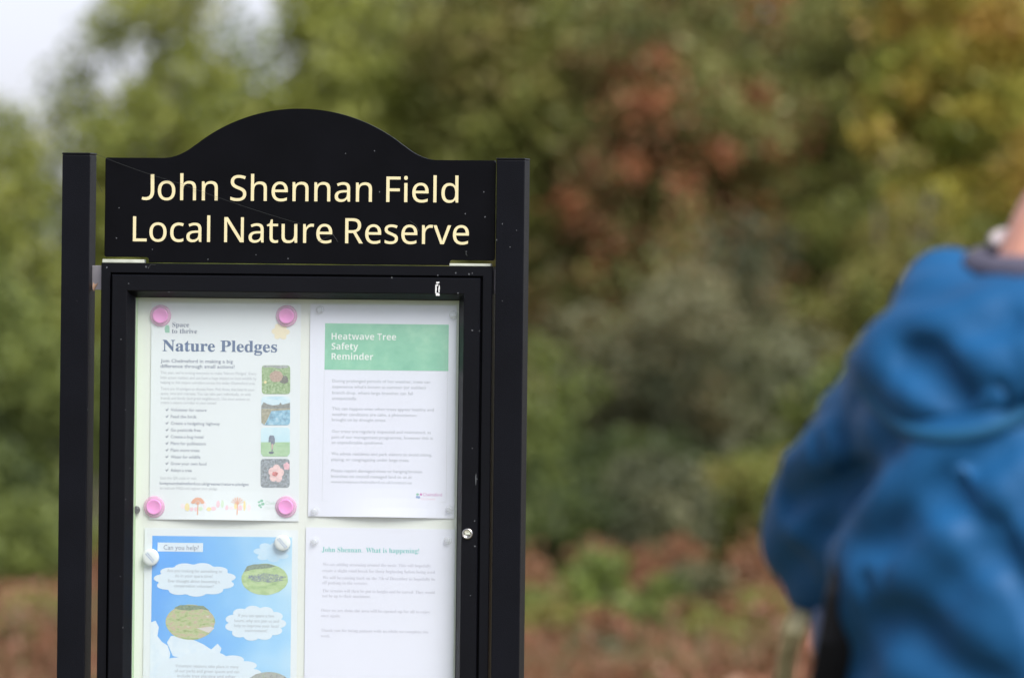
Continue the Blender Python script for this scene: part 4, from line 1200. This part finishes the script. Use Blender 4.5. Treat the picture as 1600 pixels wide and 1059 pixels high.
for s in (-1, 1):
    bm = bmesh.new(); ball(bm, hd + Vector((.031 * s, .083, .006)), .0125)
    e = bmobj('eye', bm, M_eye, pr, True)
    bm = bmesh.new(); ball(bm, hd + Vector((.031 * s, .0925, .006)), .0055, (1, .6, 1)); bmobj('iris', bm, M_iris, e, True)
bm = bmesh.new(); ball(bm, hd + Vector((0, .095, -.052)), .02, (1.15, .35, .32)); bmobj('mouth', bm, M_lip, pr, True)
bm = bmesh.new()
ball(bm, hd + Vector((0, -.03, .045)), .106, (.84, 1.0, 1.02), 24)
for i in range(60):
    a = random.uniform(0, 6.28); t = random.uniform(0, .5)
    ball(bm, hd + Vector((.075 * math.cos(a), -.035 + .095 * math.sin(a) * (1 if math.sin(a) < 0 else .75), .05 + t * .12)), .022, seg=8)
fuse('hair', bm, M_hair, pr, .008, 1)
# --- jacket: loose trunk and both sleeves, one skin, with folds
bm = bmesh.new()
ball(bm, (-.18, -.014, H - .128), .058)
ball(bm, (.18, -.014, H - .128), .058)
loft(bm, [((0, 0, hip - .16), .225, .175), ((0, 0, hip - .05), .22, .17), ((0, -.005, hip + .12), .205, .16), ((0, -.015, H - .25), .195, .165), ((0, -.02, H - .15), .165, .14), ((0, -.01, H - .07), .12, .11), ((0, .012, H - .01), .085, .085)])
for sh, el, wr in ((shL, elL, wrL), (shR, elR, wrR)):
    limb(bm, [(sh + Vector((0, 0, .004)), .092), (sh.lerp(el, .35), .092), (sh.lerp(el, .7), .088), (el + Vector((0, 0, .006)), .080), (el.lerp(wr, .35), .078), (el.lerp(wr, .7), .055), (el.lerp(wr, .97), .045)], 18)
CREASES = [(1425, 560, 1490, 615, 26, .030), (1235, 805, 1330, 745, 22, .022), (1610, 640, 1375, 850, 28, .024), (1480, 770, 1650, 970, 24, .018),
           (1300, 590, 1345, 700, 18, .010), (1210, 740, 1290, 650, 16, .010), (1390, 700, 1300, 830, 20, .016), (1560, 500, 1470, 540, 22, .014), (1400, 960, 1560, 1080, 26, .014)]
def crease(co):
    """deep creases of the cloth on the back of the jacket"""
    wy = -.616 * co.x + .788 * co.y
    if wy > .14: return 0.0
    p_ = Vector((.788 * co.x + .616 * co.y, co.z - H)); t = 0.0
    for x0, y0, x1, y1, r_, dp in CREASES:
        a = Vector(((x0 - 1632) / 1655, (420 - y0) / 1655)); b = Vector(((x1 - 1632) / 1655, (420 - y1) / 1655)); r_ /= 1655
        k_ = max(0, min(1, (p_ - a).dot(b - a) / (b - a).length_squared))
        d = (p_ - a.lerp(b, k_)).length
        t += dp * (math.exp(-(d / r_) ** 2) - .35 * math.exp(-((d - 2.2 * r_) / r_) ** 2))
    return t
def folds(co):
    p_ = Vector((co.x * 5 + co.z * 4, co.y * 5, co.z * 8 - co.x * 6))
    a = noise.noise(p_)
    b_ = noise.noise(Vector((co.x * 10, co.y * 10, co.z * 15)) + Vector((5, 2, 1)))
    r_ = 1 - abs(a) * 2.2
    wx = .788 * co.x + .616 * co.y
    cr_ = math.sin((co.z - 1.15 * wx) * 2 * math.pi / .15 + 2.2 * a)      # creases running down towards the bent elbow
    return .009 * r_ + .003 * b_ + .007 * (cr_ - abs(cr_) * .3) - .002 - crease(co)
jk = fuse('jacket', bm, M_jack, pr, .009, 5, folds)
# hood lying back on the shoulders: a fat folded roll round the nape, open towards the neck
bm = bmesh.new()
hp = []
for k_ in range(15):
    a = R(-25 - 130 * k_ / 14) if False else R(200 + 140 * k_ / 14)
    hp.append((Vector((.105 * math.cos(a), .02 + .105 * math.sin(a), H + .004 - .076 * abs(math.sin(a)))), .040 + .018 * max(0, -math.sin(a)) ** 2))
limb(bm, hp, 14)
ball(bm, (0, -.100, H - .090), .085, (1.6, .70, .82), 24)
ball(bm, (-.01, -.125, H - .115), .05, (1.6, .8, .75), 20)
def hfolds(co):
    a = noise.noise(Vector((co.x * 4 + co.z * 7, co.y * 5, co.z * 9 - co.x * 5)))
    return .010 * (1 - abs(a) * 2.2) - .004 - crease(co)
hood = fuse('hood', bm, M_jack, pr, .008, 5, hfolds)
# teal seam round the root of the hood
from mathutils.bvhtree import BVHTree
def bvh(o): return BVHTree.FromPolygons([v.co[:] for v in o.data.vertices], [p_.vertices[:] for p_ in o.data.polygons])
BJ, BH = bvh(jk), bvh(hood)
def on_cloth(a, z, out=.002):
    d_ = Vector((math.cos(a), math.sin(a), 0)); best = 0
    for t_ in (BJ, BH):
        h = t_.ray_cast(d_ * .6 + Vector((0, 0, z)), -d_)
        if h[0] is not None: best = max(best, Vector((h[0].x, h[0].y, 0)).length)
    return Vector((d_.x * (best + out), d_.y * (best + out), z))
bm = bmesh.new()
sp_ = [on_cloth(R(214 + 112 * k_ / 30), H - .085 - .075 * math.sin(math.pi * k_ / 30), -.003) for k_ in range(31)]
for _ in range(6): sp_ = [sp_[0]] + [(sp_[i - 1] + sp_[i] * 2 + sp_[i + 1]) / 4 for i in range(1, 30)] + [sp_[-1]]
tube(bm, sp_, .009, 8)
bmobj('hood_seam', bm, M_seam, pr, smooth=True)
# grey lining edge and white shirt collar round the neck
bm = bmesh.new()
tube(bm, [(.083 * math.cos(R(150 + 240 * k_ / 20)), .03 + .080 * math.sin(R(150 + 240 * k_ / 20)), H + .008 + .012 * math.sin(R(150 + 240 * k_ / 20))) for k_ in range(21)], .016, 10)
bmobj('lining', bm, M_line, pr, smooth=True)
bm = bmesh.new()
tube(bm, [(.069 * math.cos(R(150 + 75 * k_ / 20)), .038 + .066 * math.sin(R(150 + 75 * k_ / 20)), H + .030 + .008 * math.sin(R(150 + 75 * k_ / 20))) for k_ in range(21)], [.004 + .006 * math.sin(math.pi * k_ / 20) for k_ in range(21)], 8)
bmobj('shirt_collar', bm, M_shirt, pr, smooth=True)
# trousers and boots
bm = bmesh.new()
loft(bm, [((0, 0, hip - .14), .17, .125), ((0, 0, hip), .175, .13), ((0, 0, hip + .08), .165, .12)])
for s in (-1, 1):
    limb(bm, [((.088 * s, 0, hip - .06), .102), ((.092 * s, .01, hip - .42), .078), ((.094 * s, -.012, hip - .6), .072), ((.096 * s, -.012, .12), .064)], 16)
fuse('trousers', bm, M_trou, pr, .012, 3, lambda co: .006 * noise.noise(co * 14))
for s in (-1, 1):
    bm = bmesh.new()
    limb(bm, [((.092 * s, -.02, .14), .054), ((.092 * s, -.022, .056), .052), ((.098 * s, .06, .05), .046), ((.106 * s, .145, .042), .041)], 14)
    bt = fuse('boot', bm, M_boot, pr, .009, 2)
    for v in bt.data.vertices: v.co.z = max(v.co.z, .006)
# shoulder bag at the left hip, its cream strap hanging from under the elbow, beside a painted fold shadow
Ri = pr.rotation_euler.to_matrix().inverted()
def PLc(px, py, Y): return Ri @ (W(px, py, Y) - Vector((pc.x, YP, 0)))
bg = empty('shoulder_bag', (pc.x, YP, 0), PYAW)
bg.location = W(1330, 1400, 8.86)
off_b = Vector(bg.location)
tag(bg, 'black shoulder bag with a cream webbing strap hanging under the bent elbow', 'bag')
def PB(px, py, Y): return Ri @ (W(px, py, Y) - off_b)
def ribbon(bm, pts, w, th, wdir):
    pts = [Vector(p) for p in pts]; wdir = Vector(wdir)
    prev = None
    for i, p_ in enumerate(pts):
        t = (pts[min(i + 1, len(pts) - 1)] - pts[max(i - 1, 0)]).normalized()
        a = (wdir - t * wdir.dot(t)).normalized() * w / 2
        b_ = t.cross(a).normalized() * th / 2
        ring = [bm.verts.new(p_ + a + b_), bm.verts.new(p_ - a + b_), bm.verts.new(p_ - a - b_), bm.verts.new(p_ + a - b_)]
        if prev:
            for k_ in range(4): bm.faces.new((prev[k_], prev[(k_ + 1) % 4], ring[(k_ + 1) % 4], ring[k_]))
        else: bm.faces.new(ring[::-1])
        prev = ring
    bm.faces.new(prev)
wd = Ri @ Vector((1, .15, 0))
bm = bmesh.new()
ribbon(bm, [PB(1268, 880, 8.96), PB(1254, 950, 8.90), PB(1238, 990, 8.78), PB(1228, 1030, 8.8), PB(1222, 1080, 8.82), PB(1262, 1180, 8.86)], .018, .003, wd)
bmobj('strap', bm, M_strap, bg)['label'] = 'cream webbing strap'
bm = bmesh.new()
ribbon(bm, [PB(1345, 850, 8.66), PB(1325, 930, 8.66), PB(1312, 1000, 8.68), PB(1300, 1060, 8.72), PB(1290, 1160, 8.8)], .042, .005, wd)  # black strip standing in for the deep shadow between sleeve and trunk
bmobj('strap', bm, M_bag_shade, bg)
bm = bmesh.new()
ball(bm, PB(1278, 992, 8.76), .012, (.6, .4, 2.2))
bmobj('buckle', bm, M_buck, bg, smooth=True)
bm = bmesh.new()
box(bm, -.10, .10, -.05, .05, 0, .155, .03, 3)
bmobj('pouch', bm, M_bag_shade, bg, smooth=True)

bpy.data.objects.remove(tob, do_unlink=True)
bpy.data.scenes.remove(bench)
